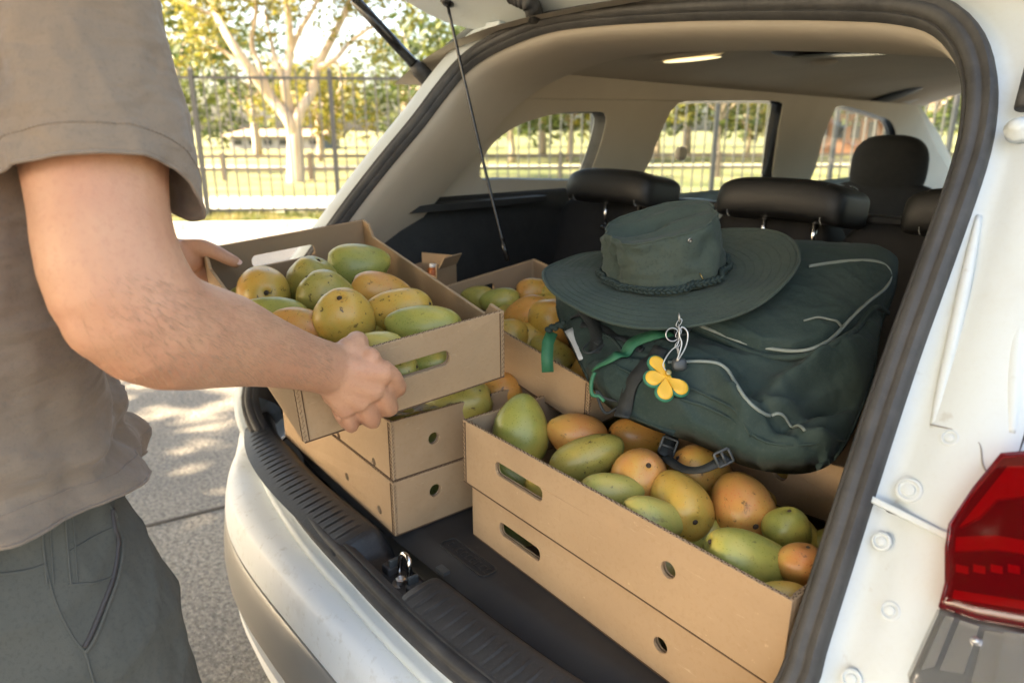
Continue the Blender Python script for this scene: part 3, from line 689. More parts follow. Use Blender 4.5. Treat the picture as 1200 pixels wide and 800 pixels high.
# white panel lofted from the opening flange down to the bumper gap
run=[r for r in runs(lambda p:p.z<1.12)][0]
if ring[run[0]].x<ring[run[-1]].x: run=run[::-1]
rows=[]
for i in run:
    P,a,b=fr[i]; k=min(1,max(0,(P.z-.76)/.16)); q=P+a*((1-k)*.052+k*.134)+b*((1-k)*-.020+k*-.10)
    u=P.x-CX; s_=1 if u>0 else -1; e=min(1,max(0,(P.z-.742)/.33)); e=e*e*(3-2*e); au=abs(u)*1.04; au=au+(.925-au)*e**.7; u2=s_*au; kk=au/.925
    yb=.392+.42*kk**4.2; r=[q]
    e1=V((CX+u2*.995,yb-.020,.672+.16*e)); mid=q.lerp(e1,.5)+V((0,-.006,.006)); r+=[mid,e1,e1+V((0,-.004,-.006))]
    for dy,z in ((-.030,.640+.09*e),(-.034,.615+.05*e),(-.034,.603),(-.026,.598)): r.append(V((CX+u2,yb+dy,z)))
    rows.append(r)
autos(part('rear_panel',*grid(rows),'white_paint',car),50)
rear([(-.030,.601),(-.036,.600),(-.041,.594),(-.047,.56),(-.050,.52),(-.048,.485),(-.040,.462),(-.030,.456)],'silver_cladding','bumper_cladding',sm=40)
rear([(-.022,.604),(-.024,.596)],'black_gloss','panel_gap')
rear([(-.034,.460),(-.030,.440),(-.026,.425),(-.020,.418)],'black_gloss','bumper_groove')
rear([(-.018,.421),(-.034,.418),(-.036,.405),(-.020,.34),(.01,.27),(.08,.23)],'white_paint','bumper_lower')
# ---------- right jamb fittings: seam flange, plugs, bump stop, tail lamp
JN=RN
def jp(x,y,h=0): return onpl(x,y,fr[0][0]-RN*.006,RN)+RN*h
def disc(x,y,r,parent=car,m='jamb_paint',name='jamb_plug'):
    c=jp(x,y); o=part(name,*lathe([(r*1.05,-.001),(r,.0014),(r*.80,.0020),(r*.74,.0002),(r*.52,.0000),(r*.46,.0016),(r*.2,.0022),(.0003,.0022)],c,RN,28),m,parent); return autos(o,40)
for x,y,r in ((1065,574,.0115),(1033,634,.0085),(1043,715,.0088),(998,795,.009),(1113,513,.008)): disc(x,y,r)
a,b=jp(1003,576),jp(1116,632); d=(b-a).normalized(); s_=RN.cross(d).normalized()
o=part('seam_flange',*box((a+b)/2+RN*.004,((b-a).length,.0065,.006),(d,s_,RN)),'jamb_paint',car,False); bevel(o,.0015)
part('drain_slot',*tube([jp(1037,593,.002),jp(1043,599,.003),jp(1052,602,.002)],.0022,6),'black_gloss',car)
# upper jamb: faint folded step and a sealed groove
P=[jp(x,y,-.0002) for x,y in ((1090,497),(1130,507),(1148,520),(1152,545),(1163,556),(1180,553))]; part('jamb_groove',*tube(cr(P,24),.0009,6),'silver_cladding',car)
for pts,r in (((( 1092,500),(1102,455),(1116,395),(1132,320),(1146,250)),.006),(((1183,505),(1188,430),(1193,380),(1203,330)),.009)):
    P=[jp(x,y,-r*.90) for x,y in pts]; part('jamb_fold',*tube(cr(P,30),[r*math.sin(math.pi*(.08+.84*k/29))**.5 for k in range(30)],14),'jamb_paint',car)
o=part('strut_bracket',*lathe([(.013,0),(.013,.010),(.008,.013),(.008,.016),(.001,.016)],jp(1195,158,.003),RN,20),'jamb_paint',car)
o=part('gas_strut_ball',*rod(jp(1200,135,.012),jp(1212,90,.014),.008,12),'dark_plastic',car)
def taillamp(mir=False):
    C0=jp(1150,640); 
    def P(x,y,h): 
        p=onpl(x,y,C0,RN)+RN*h
        return p if not mir else V((2*CX-p.x-.15,p.y+.12,p.z-.16))
    red=[(1178,541),(1146,580),(1118,622),(1114,650),(1114,690),(1107,716),(1150,730),(1215,742),(1290,752),(1400,760),(1400,545),(1290,538),(1215,538)]
    cle=[(1106,718),(1090,752),(1072,792),(1078,830),(1110,900),(1400,930),(1400,764),(1290,756),(1215,746),(1150,734)]
    def slab(pts,h0,h1,inset):
        cx=sum(p[0] for p in pts)/len(pts); cy=sum(p[1] for p in pts)/len(pts)
        ring_=[V((x,y,0)) for x,y in pts]; Q=[]
        n=len(pts)
        D=[]
        for i in range(n):
            for t in range(4):
                a=ring_[i];b=ring_[(i+1)%n]; D.append(a.lerp(b,t/4))
        def ins(k): return [(p.x+(cx-p.x)*k,p.y+(cy-p.y)*k) for p in D]
        rows=[[P(x,y,h) for x,y in ins(k)] for k,h in ((0,h0),(0,h0+(h1-h0)*.6),(inset*.35,h0+(h1-h0)*.92),(inset,h1),(inset*3,h1+.0015),(inset*8,h1+.003),(.9,h1+.004))]
        vs,fs=grid(rows,closed_v=True); fs.append(tuple((len(rows)-1)*len(D)+j for j in range(len(D)))); return vs,fs
    hb=part('tail_lamp',*slab([(1176,536),(1142,578),(1113,620),(1109,650),(1109,690),(1100,720),(1066,795),(1070,840),(1105,910),(1405,935),(1405,540),(1290,533),(1215,533)],-.03,.004,.01),'grey_plastic',car,False)
    autos(part('red_lens',*slab(red,.016,.034,.03),'red_lens',hb),40); autos(part('clear_lens',*slab(cle,.016,.034,.03),'clear_lens',hb),40)
    def bar(pts,h,m,nm,th=.008):
        n=len(pts); f=[P(x,y,h) for x,y in pts]; bk=[P(x,y,h-th) for x,y in pts]; fs=[tuple(range(n)),tuple(range(2*n-1,n-1,-1))]+[(i,i+n,(i+1)%n+n,(i+1)%n) for i in range(n)]
        part(nm,f+bk,fs,m,hb,False)
    bar([(1176,546),(1146,582),(1120,624),(1117,690),(1112,712),(1215,738),(1390,756),(1390,548),(1215,542)],.0105,'lamp_dark_red','lamp_bowl',.003)
    bar([(1184,552),(1300,550),(1300,575),(1172,590),(1150,612),(1128,622)],.018,'lamp_red','light_guide')
    bar([(1125,634),(1170,632),(1300,655),(1300,668),(1170,648),(1124,650)],.020,'lamp_red','light_guide')
    for k in range(4): bar([(1124+k*20,664),(1138+k*20,667),(1138+k*20,676),(1124+k*20,673)],.016,'lamp_red','light_cell',.004)
    bar([(1122,694),(1300,722),(1300,732),(1120,704)],.017,'lamp_red','light_guide')
    bar([(1112,724),(1122,726),(1100,782),(1084,786)],.017,'reflector','reflector')
    bar([(1128,728),(1150,735),(1132,790),(1104,786)],.012,'reflector','reflector'); bar([(1156,740),(1300,762),(1300,840),(1140,800)],.010,'reflector','reflector_bowl')
    part('bulb',*lathe([(.001,0),(.003,.001),(.0045,.005),(.003,.008),(.001,.009)],P(1146,752,.008),RN if not mir else V((RN.x,RN.y,RN.z)),14),'reflector',hb)
    bar([(1180,742),(1300,760),(1300,850),(1170,800)],.018,'reflector','reflector',.003)
taillamp(); taillamp(True)
# ---------- raised tailgate
GD=V((0,-.905,.425)).normalized(); GN=V((0,GD.z,-GD.y))*1.0   # along the gate, and its outer normal (up)
G0=V((CX,1.085,1.640))
def tg(u,s,h=0): return G0+V((u,0,0))+GD*s+GN*h
def tailgate():
    out=[(-.40,-.035),(-.50,-.015),(-.565,.03),(-.60,.09),(-.625,.25),(-.66,.5),(-.68,.75),(-.66,.97),(-.6,1.05),(.6,1.05),(.66,.97),(.68,.75),(.66,.5),(.625,.25),(.60,.09),(.565,.03),(.50,-.015),(.40,-.035)]
    hole=rrect(0,.36,.50,.17,.06)
    vs,fs=plate(smooth2(out,70),[hole],.045,.008)
    g=autos(part('tailgate',[tg(v.x,v.y,v.z+.01) for v in vs],fs,'white_paint',car),40)
    vs,fs=plate(rrect(0,.80,.54,.19,.05),[],.02,.006); autos(part('inner_trim',[tg(v.x,v.y,v.z-.024) for v in vs],fs,'beige_trim',g),40)
    vs,fs=plate(smooth2([(-.39,-.02),(-.48,0),(-.545,.04),(-.578,.10),(-.60,.25),(-.62,.5),(-.53,.56),(-.53,.17),(.53,.17),(.53,.56),(.62,.5),(.60,.25),(.578,.10),(.545,.04),(.48,0),(.39,-.02)],90),[],.012,.004)
    autos(part('inner_frame',[tg(v.x,v.y,v.z-.018) for v in vs],fs,'jamb_paint',g),40)
    part('pane',[tg(x,y,.012) for x,y in hole],[tuple(range(len(hole)))],'window_glass',g,False)
    # string from the gate to the boot side
    n=V((0,GN.y,GN.z)); top=onpl(524,4,tg(0,0,-.026),n); bot=onp(595,306,(0,1,0),1.27)
    bot=onp(595,306,(0,1,0),1.02)
    P=[top.lerp(bot,t/20)+V((0,0,-.012*math.sin(math.pi*t/20))) for t in range(21)]
    part('cover_cord',*tube(P,.0035,8),'black_gloss',g); part('cord_grommet',*lathe([(.016,0),(.016,.005),(.010,.009),(.006,.011)],top+n*.004,-n,18),'black_gloss',g)
    part('cord_clip',*tube([P[18],P[20]],.0055,8),'black_gloss',g)
    # corrugated harness boot
    a=onpl(600,-6,tg(0,0,-.03),n); b=onpl(622,6,tg(0,0,-.045),n); c=ringp(627,22)
    Q=cr([a,b,c],60); part('harness_boot',*tube(Q,[.015+.003*math.sin(i*1.4) for i in range(60)],12),'rubber',g)
    for sg in (-1,1):
        h=part('gate_hinge',*box(V((CX+sg*.40,1.075,1.612)),(.05,.06,.03)),'jamb_paint',g,False); bevel(h,.005)
        def mm(p): return p if sg<0 else V((2*CX-p.x,p.y,p.z))
        e0=onp(509,101,(1,0,0),-1.49); e1=onp(388,-30,(1,0,0),-1.53); e2=e0+(e1-e0)*2.3; e2.z=min(e2.z,3)
        st=part('gas_strut',*tube([mm(e0+(e1-e0)*.10),mm(e1.lerp(e0,.2))],.0125,14),'black_gloss',car)
        part('strut_rod',*tube([mm(e1.lerp(e0,.2)),mm(e0+(e1-e0)*1.9)],.0065,12),'steel',st)
        part('strut_socket',*tube([mm(e0),mm(e0+(e1-e0)*.05),mm(e0+(e1-e0)*.16),mm(e0+(e1-e0)*.22)],[.013,.020,.020,.014],14),'dark_plastic',st)
tailgate()
# ---------- seats
def superbox(c,s,ax,p=4,seg=20,rings=12,fn=None):
    rows=[]
    for i in range(rings+1):
        th=-math.pi/2+math.pi*i/rings; r=[]
        for j in range(seg):
            ph=2*math.pi*j/seg
            f=lambda v,e: math.copysign(abs(v)**e,v)
            x=f(math.cos(th),2/p)*f(math.cos(ph),2/p); y=f(math.cos(th),2/p)*f(math.sin(ph),2/p); z=f(math.sin(th),2/p)
            q=(x*s[0]/2,y*s[1]/2,z*s[2]/2)
            if fn: q=fn(*q)
            r.append(V(c)+ax[0]*q[0]+ax[1]*q[1]+ax[2]*q[2])
        rows.append(r)
    return grid(rows,closed_v=True,cap=True)
AX=(V((1,0,0)),V((0,1,0)),V((0,0,1)))
def tilt(a): c,s=math.cos(a),math.sin(a); return (V((1,0,0)),V((0,c,s)),V((0,-s,c)))
rs=empty('rear_seat',(CX,1.5,.55)); rs.parent=car; rs.location=V((CX,1.5,.55))-car.location
T=tilt(R(-12))
for x0,x1 in ((-1.57,-1.02),(-1.01,-.70),(-.69,-.20)):
    autos(part('backrest',*superbox(((x0+x1)/2,1.565,.955),(x1-x0,.13,.51),T,7,40,20),'seat_fabric',rs),60)
    part('seat_cushion',*superbox(((x0+x1)/2,1.85,.66),(x1-x0,.5,.16),AX,6),'black_leather',rs)
part('shoulder_trim',*superbox((CX,1.60,1.214),(1.30,.045,.02),AX,6),'dark_plastic',rs)
def headrest(x,y,z,w_,parent,round_=False):
    def fn(a,b,c):
        k=(a/(w_/2)); c2=c-(.012*abs(k)**4 if not round_ else 0); 
        if b<0: c2+=.005*(1-k*k); b-=.010*(1-abs(c)/.05)
        return a,b,c2
    if round_:
        h=part('headrest',*superbox((x,y,z),(w_,.12,.24),AX,2.8,32,18),'seat_fabric',parent)
    else:
        h=part('headrest',*superbox((x,y,z),(w_,.160,.086),tilt(R(-8)),6.0,48,24,fn),'black_leather',parent)
        for sx in (-1,1):
            # double stitched seam across each end
            P=[]
            for t in range(25):
                a=math.pi*(-.30+1.15*t/24); 
                f=lambda v,e: math.copysign(abs(v)**e,v)
                q=fn(sx*w_*.36,f(math.cos(a),2/6)*.0810,f(math.sin(a),2/6)*.0438); ax=tilt(R(-8)); P.append(V((x,y,z))+ax[0]*q[0]+ax[1]*q[1]*-1+ax[2]*q[2])
            part('stitching',*join(*[tube([P[i],P[i].lerp(P[i+1],.6)],.0009,4) for i in range(24)]),'stitch',h,False)['kind']='stuff'
    for sx in (-.06,.06):
        p=part('headrest_post',*rod((x+sx,y,z-.12),(x+sx,y,z-.03),.006,10),'chrome',h if round_ else parent)
        part('guide',*lathe([(.014,0),(.014,.006),(.010,.010),(.002,.010)],(x+sx,y,z-.115),seg=14),'black_gloss',h if round_ else parent)
    return h
for x in (-1.262,-.775,-.37): headrest(x,1.50,1.248,.30,rs)
for x in (-1.10,-.50):
    fs_=empty('front_seat',(x,2.8,.5)); fs_.parent=car; fs_.location=V((x,2.8,.5))-car.location
    part('backrest',*superbox((x,2.78,.88),(.50,.16,.68),tilt(R(-12)),4,32,16),'seat_fabric',fs_); part('seat_cushion',*superbox((x,3.1,.58),(.5,.52,.18),AX,4),'seat_fabric',fs_)
    headrest(x,2.84,1.265,.27,fs_,True)
part('dashboard',*superbox((CX,4.35,.92),(1.4,.5,.36),AX,4,32,12),'dark_plastic',car)
part('belt_reel_cover',*superbox((onpl(1135/1.0 if False else 798,180,(-1.57,0,0),(1,0,0))),(.03,.05,.05),AX,3),'beige_trim',car)
# ============================================================ CARGO
def rodr(rv): 
    t=math.sqrt(sum(a*a for a in rv)); return Matrix.Rotation(t,4,V(rv)/t) if t>1e-9 else Matrix.Identity(4)
TH=.0055
def corr(p,q,up,out,ht,parent):
    """corrugated edge: wavy core between two liners, standing from p up by ht"""
    n=46; wv=[];  P=V(p)
    vs=[];fs=[]
    for i in range(n+1):
        z=ht*i/n; a=.0021*math.sin(i*1.9); c=P+up*z+q*a
        vs+=[c-out*.0008,c+out*.0008]
        if i: k=2*i; fs.append((k-2,k-1,k+1,k))
    return part('corrugated_edge',vs,fs,'card_core',parent,False)
class Tray:
    def __init__(s,A,rot,w,l,h,label,group=None,holes={},dips={},name='mango_tray',seams=(),low={}):
        s.A=V(A); s.rot=rot; s.w,s.l,s.h=w,l,h
        s.M=Matrix.Translation(s.A)@rot; r3=rot.to_3x3(); s.I,s.J,s.U=r3@V((1,0,0)),r3@V((0,1,0)),r3@V((0,0,1))
        s.ob=empty(name,s.A+s.I*w/2+s.J*l/2-s.U*h,label,'box',group,rot)
        s.sides={}
        for sd in ('n','f','l','r'):   # near (j=0), far, left (i=0), right (i=w)
            L=w if sd in 'nf' else l
            hh=h; t0=low.get(sd,0)
            e=TH*.55
            if sd in 'lr': x0,x1=TH*1.0,L-TH*1.0
            else: x0,x1=0,L
            top=dips.get(sd)
            if top: out=[(x0,-h),(x1,-h),(x1,0),(x1-top[1],0),(x1-top[1]-.018,-top[0]),(x0+top[1]+.018,-top[0]),(x0+top[1],0),(x0,0)]
            else: out=[(x0,-h),(x1,-h),(x1,-t0),(x0,-t0)]
            # slight sag and swell of the rim
            vs,fs=plate(out,holes.get(sd,[]),TH,.0007)
            pts=[]
            for v in vs:
                a,b,c=v
                bulge=.003*math.sin(math.pi*min(1,max(0,a/L)))*math.sin(math.pi*min(1,max(0,-b/h)))
                if sd=='n': p=s.P(a,TH/2+c-bulge,b)
                if sd=='f': p=s.P(a,l-TH/2+c+bulge,b)
                if sd=='l': p=s.P(TH/2+c-bulge,a,b)
                if sd=='r': p=s.P(w-TH/2+c+bulge,a,b)
                pts.append(p)
            s.sides[sd]=part('side_panel' if sd in 'nf' else 'end_panel',pts,fs,'card',s.ob,False)
            # inner liner sheet, a shade duller
            if not top:
                out2=[(x0+.008,-h+.006),(x1-.008,-h+.006),(x1-.008,-t0-.0015),(x0+.008,-t0-.0015)]
                vs,fs=plate(out2,holes.get(sd,[]),.0012)
                g=TH+.0010
                pts=[{'n':s.P(v.x,g+v.z,v.y),'f':s.P(v.x,l-g+v.z,v.y),'l':s.P(g+v.z,v.x,v.y),'r':s.P(w-g+v.z,v.x,v.y)}[sd] for v in vs]
                part('liner',pts,fs,'card_inner',s.sides[sd],False)
                part('bottom_edge',*box({'n':s.P(L/2,-.0004,-h+.0008),'f':s.P(L/2,l+.0004,-h+.0008),'l':s.P(-.0004,L/2,-h+.0008),'r':s.P(w+.0004,L/2,-h+.0008)}[sd],(L-.002,.0016,.0016) if sd in 'nf' else (.0016,L-.002,.0016),(s.I,s.J,s.U)),'card_core',s.sides[sd],False)
            # open flutes along the top edge
                n=int(L/.003); q=[]
                for i in range(n):
                    a=x0+(x1-x0)*(i+.5)/n; z=-t0+.0004
                    k=.0016*math.sin(i*2.2)
                    q.append(box({'n':s.P(a,TH/2+k,z),'f':s.P(a,l-TH/2+k,z),'l':s.P(TH/2+k,a,z),'r':s.P(w-TH/2+k,a,z)}[sd],(.0016,.0012,.0008) if sd in 'nf' else (.0012,.0016,.0008),(s.I,s.J,s.U)))
                part('edge_flutes',*join(*q),'card_core',s.sides[sd],False)['kind']='stuff'
        o=part('base',*box(s.P(w/2,l/2,-h+.003),(w-2*TH-.001,l-2*TH-.001,.004),(s.I,s.J,s.U)),'card_inner',s.ob,False)
        for c in seams:
            i,j={'nl':(0,0),'nr':(w,0),'fr':(w,l),'fl':(0,l)}[c]
            sx=-1 if i==0 else 1; sy=-1 if j==0 else 1
            corr(s.P(i+sx*.0002,j+sy*-.0028,-h+.002),s.J,s.U,s.I,h-.004,s.ob)
            corr(s.P(i-sx*.0028,j+sy*.0002,-h+.002),s.I,s.U,s.J,h-.004,s.ob)
            # lap joint: dark slit with the two liner edges
            part('corner_slit',*box(s.P(i-sx*.0075,j+sy*.0007,-h/2),(.0012,.0014,h-.004),(s.I,s.J,s.U)),'card_core',s.ob,False)
    def P(s,i,j,k): return s.A+s.I*i+s.J*j+s.U*k
    def loc(s,p): d=V(p)-s.A; return d.dot(s.I),d.dot(s.J),d.dot(s.U)
    def face(s,sd,x,y):
        o={'n':s.A,'f':s.P(0,s.l,0),'l':s.A,'r':s.P(s.w,0,0)}[sd]; n=s.J if sd in 'nf' else s.I
        i,j,k=s.loc(onpl(x,y,o,n)); return (i,k) if sd in 'nf' else (j,k)
class Fr(Tray):
    def __init__(s,A,rot,w,l): s.A=V(A); s.rot=rot; s.w=w; s.l=l; r3=rot.to_3x3(); s.I,s.J,s.U=r3@V((1,0,0)),r3@V((0,1,0)),r3@V((0,0,1))
def rotz(a): return Matrix.Rotation(a,4,'Z')
def slot(f,sd,x0,y0,x1,y1,hh=.0125):
    a=f.face(sd,x0,y0); b=f.face(sd,x1,y1); c=((a[0]+b[0])/2,(a[1]+b[1])/2); hx=abs(b[0]-a[0])/2
    return rrect(c[0],c[1],hx,hh,hh*.8,6)
def hole(f,sd,x,y,r=.0105): a=f.face(sd,x,y); return circ(a[0],a[1],r,20)
# held tray
HM=rodr((.2,.023,1.43)); HA=(-.822,.338,1.105); f=Fr(HA,HM,.325,.548)
Hh={'n':[slot(f,'n',400,455,526,418,.0125)],'f':[slot(f,'f',294,305,368,293,.013)]}
H=Tray(HA,HM,.325,.548,.115,'open cardboard tray of mangoes held tilted in the hands of the man',None,Hh,{'r':(.024,.028),'l':(.024,.028)},seams=('nl','nr'))
# long double stack on the right
RA=(-.826,.613,.957); RM=rotz(-.046); RW=.572
f=Fr(RA,RM,RW,.36)
Rh={'n':[slot(f,'n',581,549,637,578,.011),hole(f,'n',784,667)]}
Rt=Tray(RA,RM,RW,.36,.110,'long open cardboard tray of mangoes on top of the middle stack in the boot',None,Rh,{},seams=('nl',),low={'f':.10})
f2=Fr((RA[0]+.004,RA[1]+.003,.8465),RM,RW-.006,.354)
f2.A=V((RA[0]+.010,RA[1]+.009,.8465))
Rh2={'n':[slot(f2,'n',586,618,634,650,.011),hole(f2,'n',775,755)]}
Rb=Tray(f2.A,RM,RW-.018,.345,.0985,'long cardboard tray at the bottom of the middle stack, handle slot near the black mat',None,Rh2,{})
# left double stack
LM=rotz(-.052); LW=.50
LA=V((-.897,.522,.954)); LA=LA-(LM.to_3x3()@V((1,0,0)))*LW
f=Fr(LA,LM,LW,.36)
Lh={'r':[hole(f,'r',508,513,.0105)],'n':[hole(f,'n',397,510,.007),hole(f,'n',438,541,.007)]}
Lt=Tray(LA,LM,LW,.36,.104,'cardboard tray with plastic film over its fruit, upper of the sill side stack',None,Lh,{},seams=('nr',))
LA2=LA+V((.004,-.004,-.1050)); f=Fr(LA2,LM,LW,.37)
Lh2={'r':[hole(f,'r',510,574,.0115)],'n':[hole(f,'n',408,558,.0075),hole(f,'n',445,597,.0075)]}
Lb=Tray(LA2,LM,LW,.37,.0985,'dented cardboard tray at the bottom of the stack by the boot sill',None,Lh2,{},seams=('nr',))
# centre tray against the seat
CM=rodr((.132,.155,-.047)); CA=(-1.149,.783,1.09); f=Fr(CA,CM,.461,.272)
Ch={'l':[slot(f,'l',548,347,578,335,.014)]}
Ct=Tray(CA,CM,.461,.272,.09,'tilted cardboard tray of orange mangoes wedged between the hat and the held tray',None,Ch,{},seams=('nr',))
# the tray beyond the long stack
b0=onp(729,479,(0,1,0),.87); b1=onp(978,545,(0,1,0),.87); bd=(b1-b0); bl=bd.length; ba=math.atan2(bd.y,bd.x)
BM=rotz(ba)@Matrix.Rotation(-math.asin((b1-b0).z/bl),4,'Y'); BL=bl+.12; f=Fr(b0,BM,BL,.36)
Bh={'n':[hole(f,'n',915,553,.0115)]}
Bt=Tray(b0,BM,BL,.31,.085,'cardboard tray with one round hole under the dark green backpack',None,Bh,{},seams=('nl',))
# ---------- mangoes
def mango_mesh(seed,L=.108,W=.086,H=.078,stemv=True):
    rr=random.Random(seed); n=22; k=28; rows=[]; bend=rr.uniform(.004,.012); fat=rr.uniform(-.15,.15)
    for i in range(n+1):
        th=math.pi*i/n; cx=-math.cos(th); s=math.sin(th)
        prof=s**.92*(1+.14*cx*(1+fat))
        x=cx*L/2
        if i==n: x-=.0046
        if i==n-1: x-=.0016
        row=[]
        for j in range(k):
            a=2*math.pi*j/k; y=prof*W/2*math.cos(a); z=prof*H/2*math.sin(a)
            y+=bend*math.cos(th*1.3+.4)*1.1
            d=1+.045*noise.noise(V((x*22+seed*3,y*22,z*22)))+.012*noise.noise(V((x*70+seed,y*70,z*70)))
            row.append(V((x*d,y*d,z*d)))
        rows.append(row)
    vs,fs=grid(rows,closed_v=True); fs.append(tuple(range(k))[::-1]); fs.append(tuple(n*k+j for j in range(k)))
    c=rows[n][0].copy(); c=sum(rows[n],V((0,0,0)))/k
    st=lathe([(.0040,-.002),(.0038,.0014),(.0024,.0022),(.0018,.0036),(.0002,.0038)],c,V((1,0,0)),10)
    return mesh('mango',vs,fs,True),mesh('stem',*st)
MG=[mango_mesh(i) for i in range(9)]; mgdict={}
def mango(center,axis,ln,m,label,group=None,v=None,fat=1.0,cat='mango',rollv=0):
    """axis: world direction of the stem end; ln: length in metres"""
    v=random.randrange(9) if v is None else v
    key=(v,m)
    if key not in mgdict:
        me=MG[v][0].copy(); me.materials.clear(); me.materials.append(M[m]); mgdict[key]=me
    X=V(axis).normalized(); Z=X.cross(V((.3,.2,1))).normalized(); Y=Z.cross(X); s=ln/.108
    Z2=Z*math.cos(rollv)+Y*math.sin(rollv); Y2=Z2.cross(X)
    mt=Matrix(((X.x*s,Y2.x*s*fat,Z2.x*s*fat,center[0]),(X.y*s,Y2.y*s*fat,Z2.y*s*fat,center[1]),(X.z*s,Y2.z*s*fat,Z2.z*s*fat,center[2]),(0,0,0,1)))
    o=bpy.data.objects.new('mango',mgdict[key]); COL.objects.link(o); o.matrix_world=mt; tag(o,label,cat,group)
    if not MG[v][1].materials: MG[v][1].materials.append(M['stem'])
    st=bpy.data.objects.new('stem',MG[v][1]); COL.objects.link(st); st.parent=o
    return o
def mg(tr,lst,dz,group,side=None):
    """px,py, long half-axis px, short half-axis px, image angle (deg, ccw) of the stem end, tip towards the viewer 0..1, material, label"""
    out=[]
    for x,y,ra,rb,an,tip,m,label in lst:
        n=tr.U; c=onpl(x,y,tr.P(0,0,dz),n); D=depth(c)
        W=2*rb*D/F*1.06
        if side:
            h_=W/2+TH+.014; o_={'n':tr.P(0,h_,0),'f':tr.P(0,tr.l-h_,0),'l':tr.P(h_,0,0),'r':tr.P(tr.w-h_,0,0)}[side]; c=onpl(x,y,o_,tr.J if side in 'nf' else tr.I); D=depth(c); W=2*rb*D/F
        else:
            i_,j_,k_=tr.loc(c); m_=W/2*.93+TH; c=tr.P(min(tr.w-m_,max(m_,i_)),min(tr.l-m_,max(m_,j_)),k_)
        a=R(an); ax=(RT*math.cos(a)+UP*math.sin(a))*math.sqrt(max(0,1-tip*tip))-HD*tip
        ln=2*ra*D/F if tip<.4 else W/.80
        ln=max(ln,W*1.08); fat=min(1.18,max(.8,W/(.80*ln)))
        out.append(mango(c,ax,ln,m,label,group,fat=fat,rollv=random.uniform(-.5,.5)))
    return out
gH='mangoes in the held tray'; gR='mangoes in the long open tray'; gC='mangoes in the tilted tray behind'; gL='mangoes in the film covered tray'
G_,Y_,O_,B_,P_,L_='mango_green','mango_yellow','mango_orange','mango_blush','mango_pale','mango_olive'
mg(H,[(308,340,34,31,-15,.90,Y_,'yellow mango with its stem scar facing out, nearest the thumb of the left hand'),
 (361,331,33,27,60,.35,L_,'olive green mango standing just right of the far handle slot'),
 (420,309,36,28,170,.25,G_,'bright green mango in the far corner of the held tray'),
 (388,349,38,29,135,.35,L_,'yellow green upright mango in the middle of the held tray'),
 (447,340,35,24,160,.25,O_,'orange yellow mango beside the far wall of the held tray, below the bright green one'),
 (466,362,41,25,10,.1,Y_,'pale yellow mango with scuffs lying right of centre in the held tray'),
 (496,381,45,26,5,.1,G_,'long bright green mango at the slotted near end of the held tray'),
 (409,376,38,33,95,.78,Y_,'speckled golden mango with dark stem just above the gripping hand'),
 (322,368,40,20,0,.1,G_,'pale green mango half behind the forearm of the man'),
 (350,380,34,22,-10,.2,B_,'mango blushing red peeping over the forearm of the man'),
 (441,407,34,20,5,.1,P_,'pale green mango tucked behind the near rim of the held tray, above the hand')],-.028,None)
lo=[(500,424,36,24,5,.1,G_,'dark green mango seen through the near handle slot of the held tray'),(455,432,36,24,5,.1,L_,'olive mango seen through the left part of the near handle slot of the held tray')]
mg(H,lo,-.072,None,'n')
for i,(a,b) in enumerate(((.05,.10),(.05,.25),(.05,.42),(.14,.30),(.16,.48),(.24,.40),(.25,.22),(.14,.16))):
    mango(H.P(a+.01,b,-.072),H.I+H.J*random.uniform(-1,1),.10,random.choice([G_,Y_,L_]),'mango buried in the lower layer of the held tray','buried mangoes of the held tray')
mg(Ct,[(586,352,24,17,10,.1,G_,'green mango by the handle slot of the tilted tray behind'),(628,342,25,19,170,.2,O_,'orange mango nearest the hat brim in the tilted tray behind'),
 (617,371,31,24,30,.2,O_,'large orange yellow mango in the middle of the tilted tray behind'),(651,381,30,26,80,.3,O_,'orange mango behind the green ribbon tag of the backpack'),
 (668,342,25,20,10,.2,Y_,'yellow mango under the hat brim in the tilted tray behind'),(560,347,20,14,10,.1,L_,'olive mango seen through the handle slot of the tilted tray behind'),(590,392,26,20,10,.1,Y_,'yellow mango tucked low at the near wall of the tilted tray behind')],-.030,None)
for i,(a,b) in enumerate(((.28,.10),(.38,.10),(.50,.12),(.42,.25),(.30,.26),(.53,.26),(.18,.12),(.18,.26))):
    mango(Ct.P(a*.75,b*.75,-.055),Ct.I+Ct.J*random.uniform(-1,1),.10,random.choice([O_,Y_,L_]),'mango buried in the lower layer of the tilted tray behind','buried mangoes of the tilted tray')
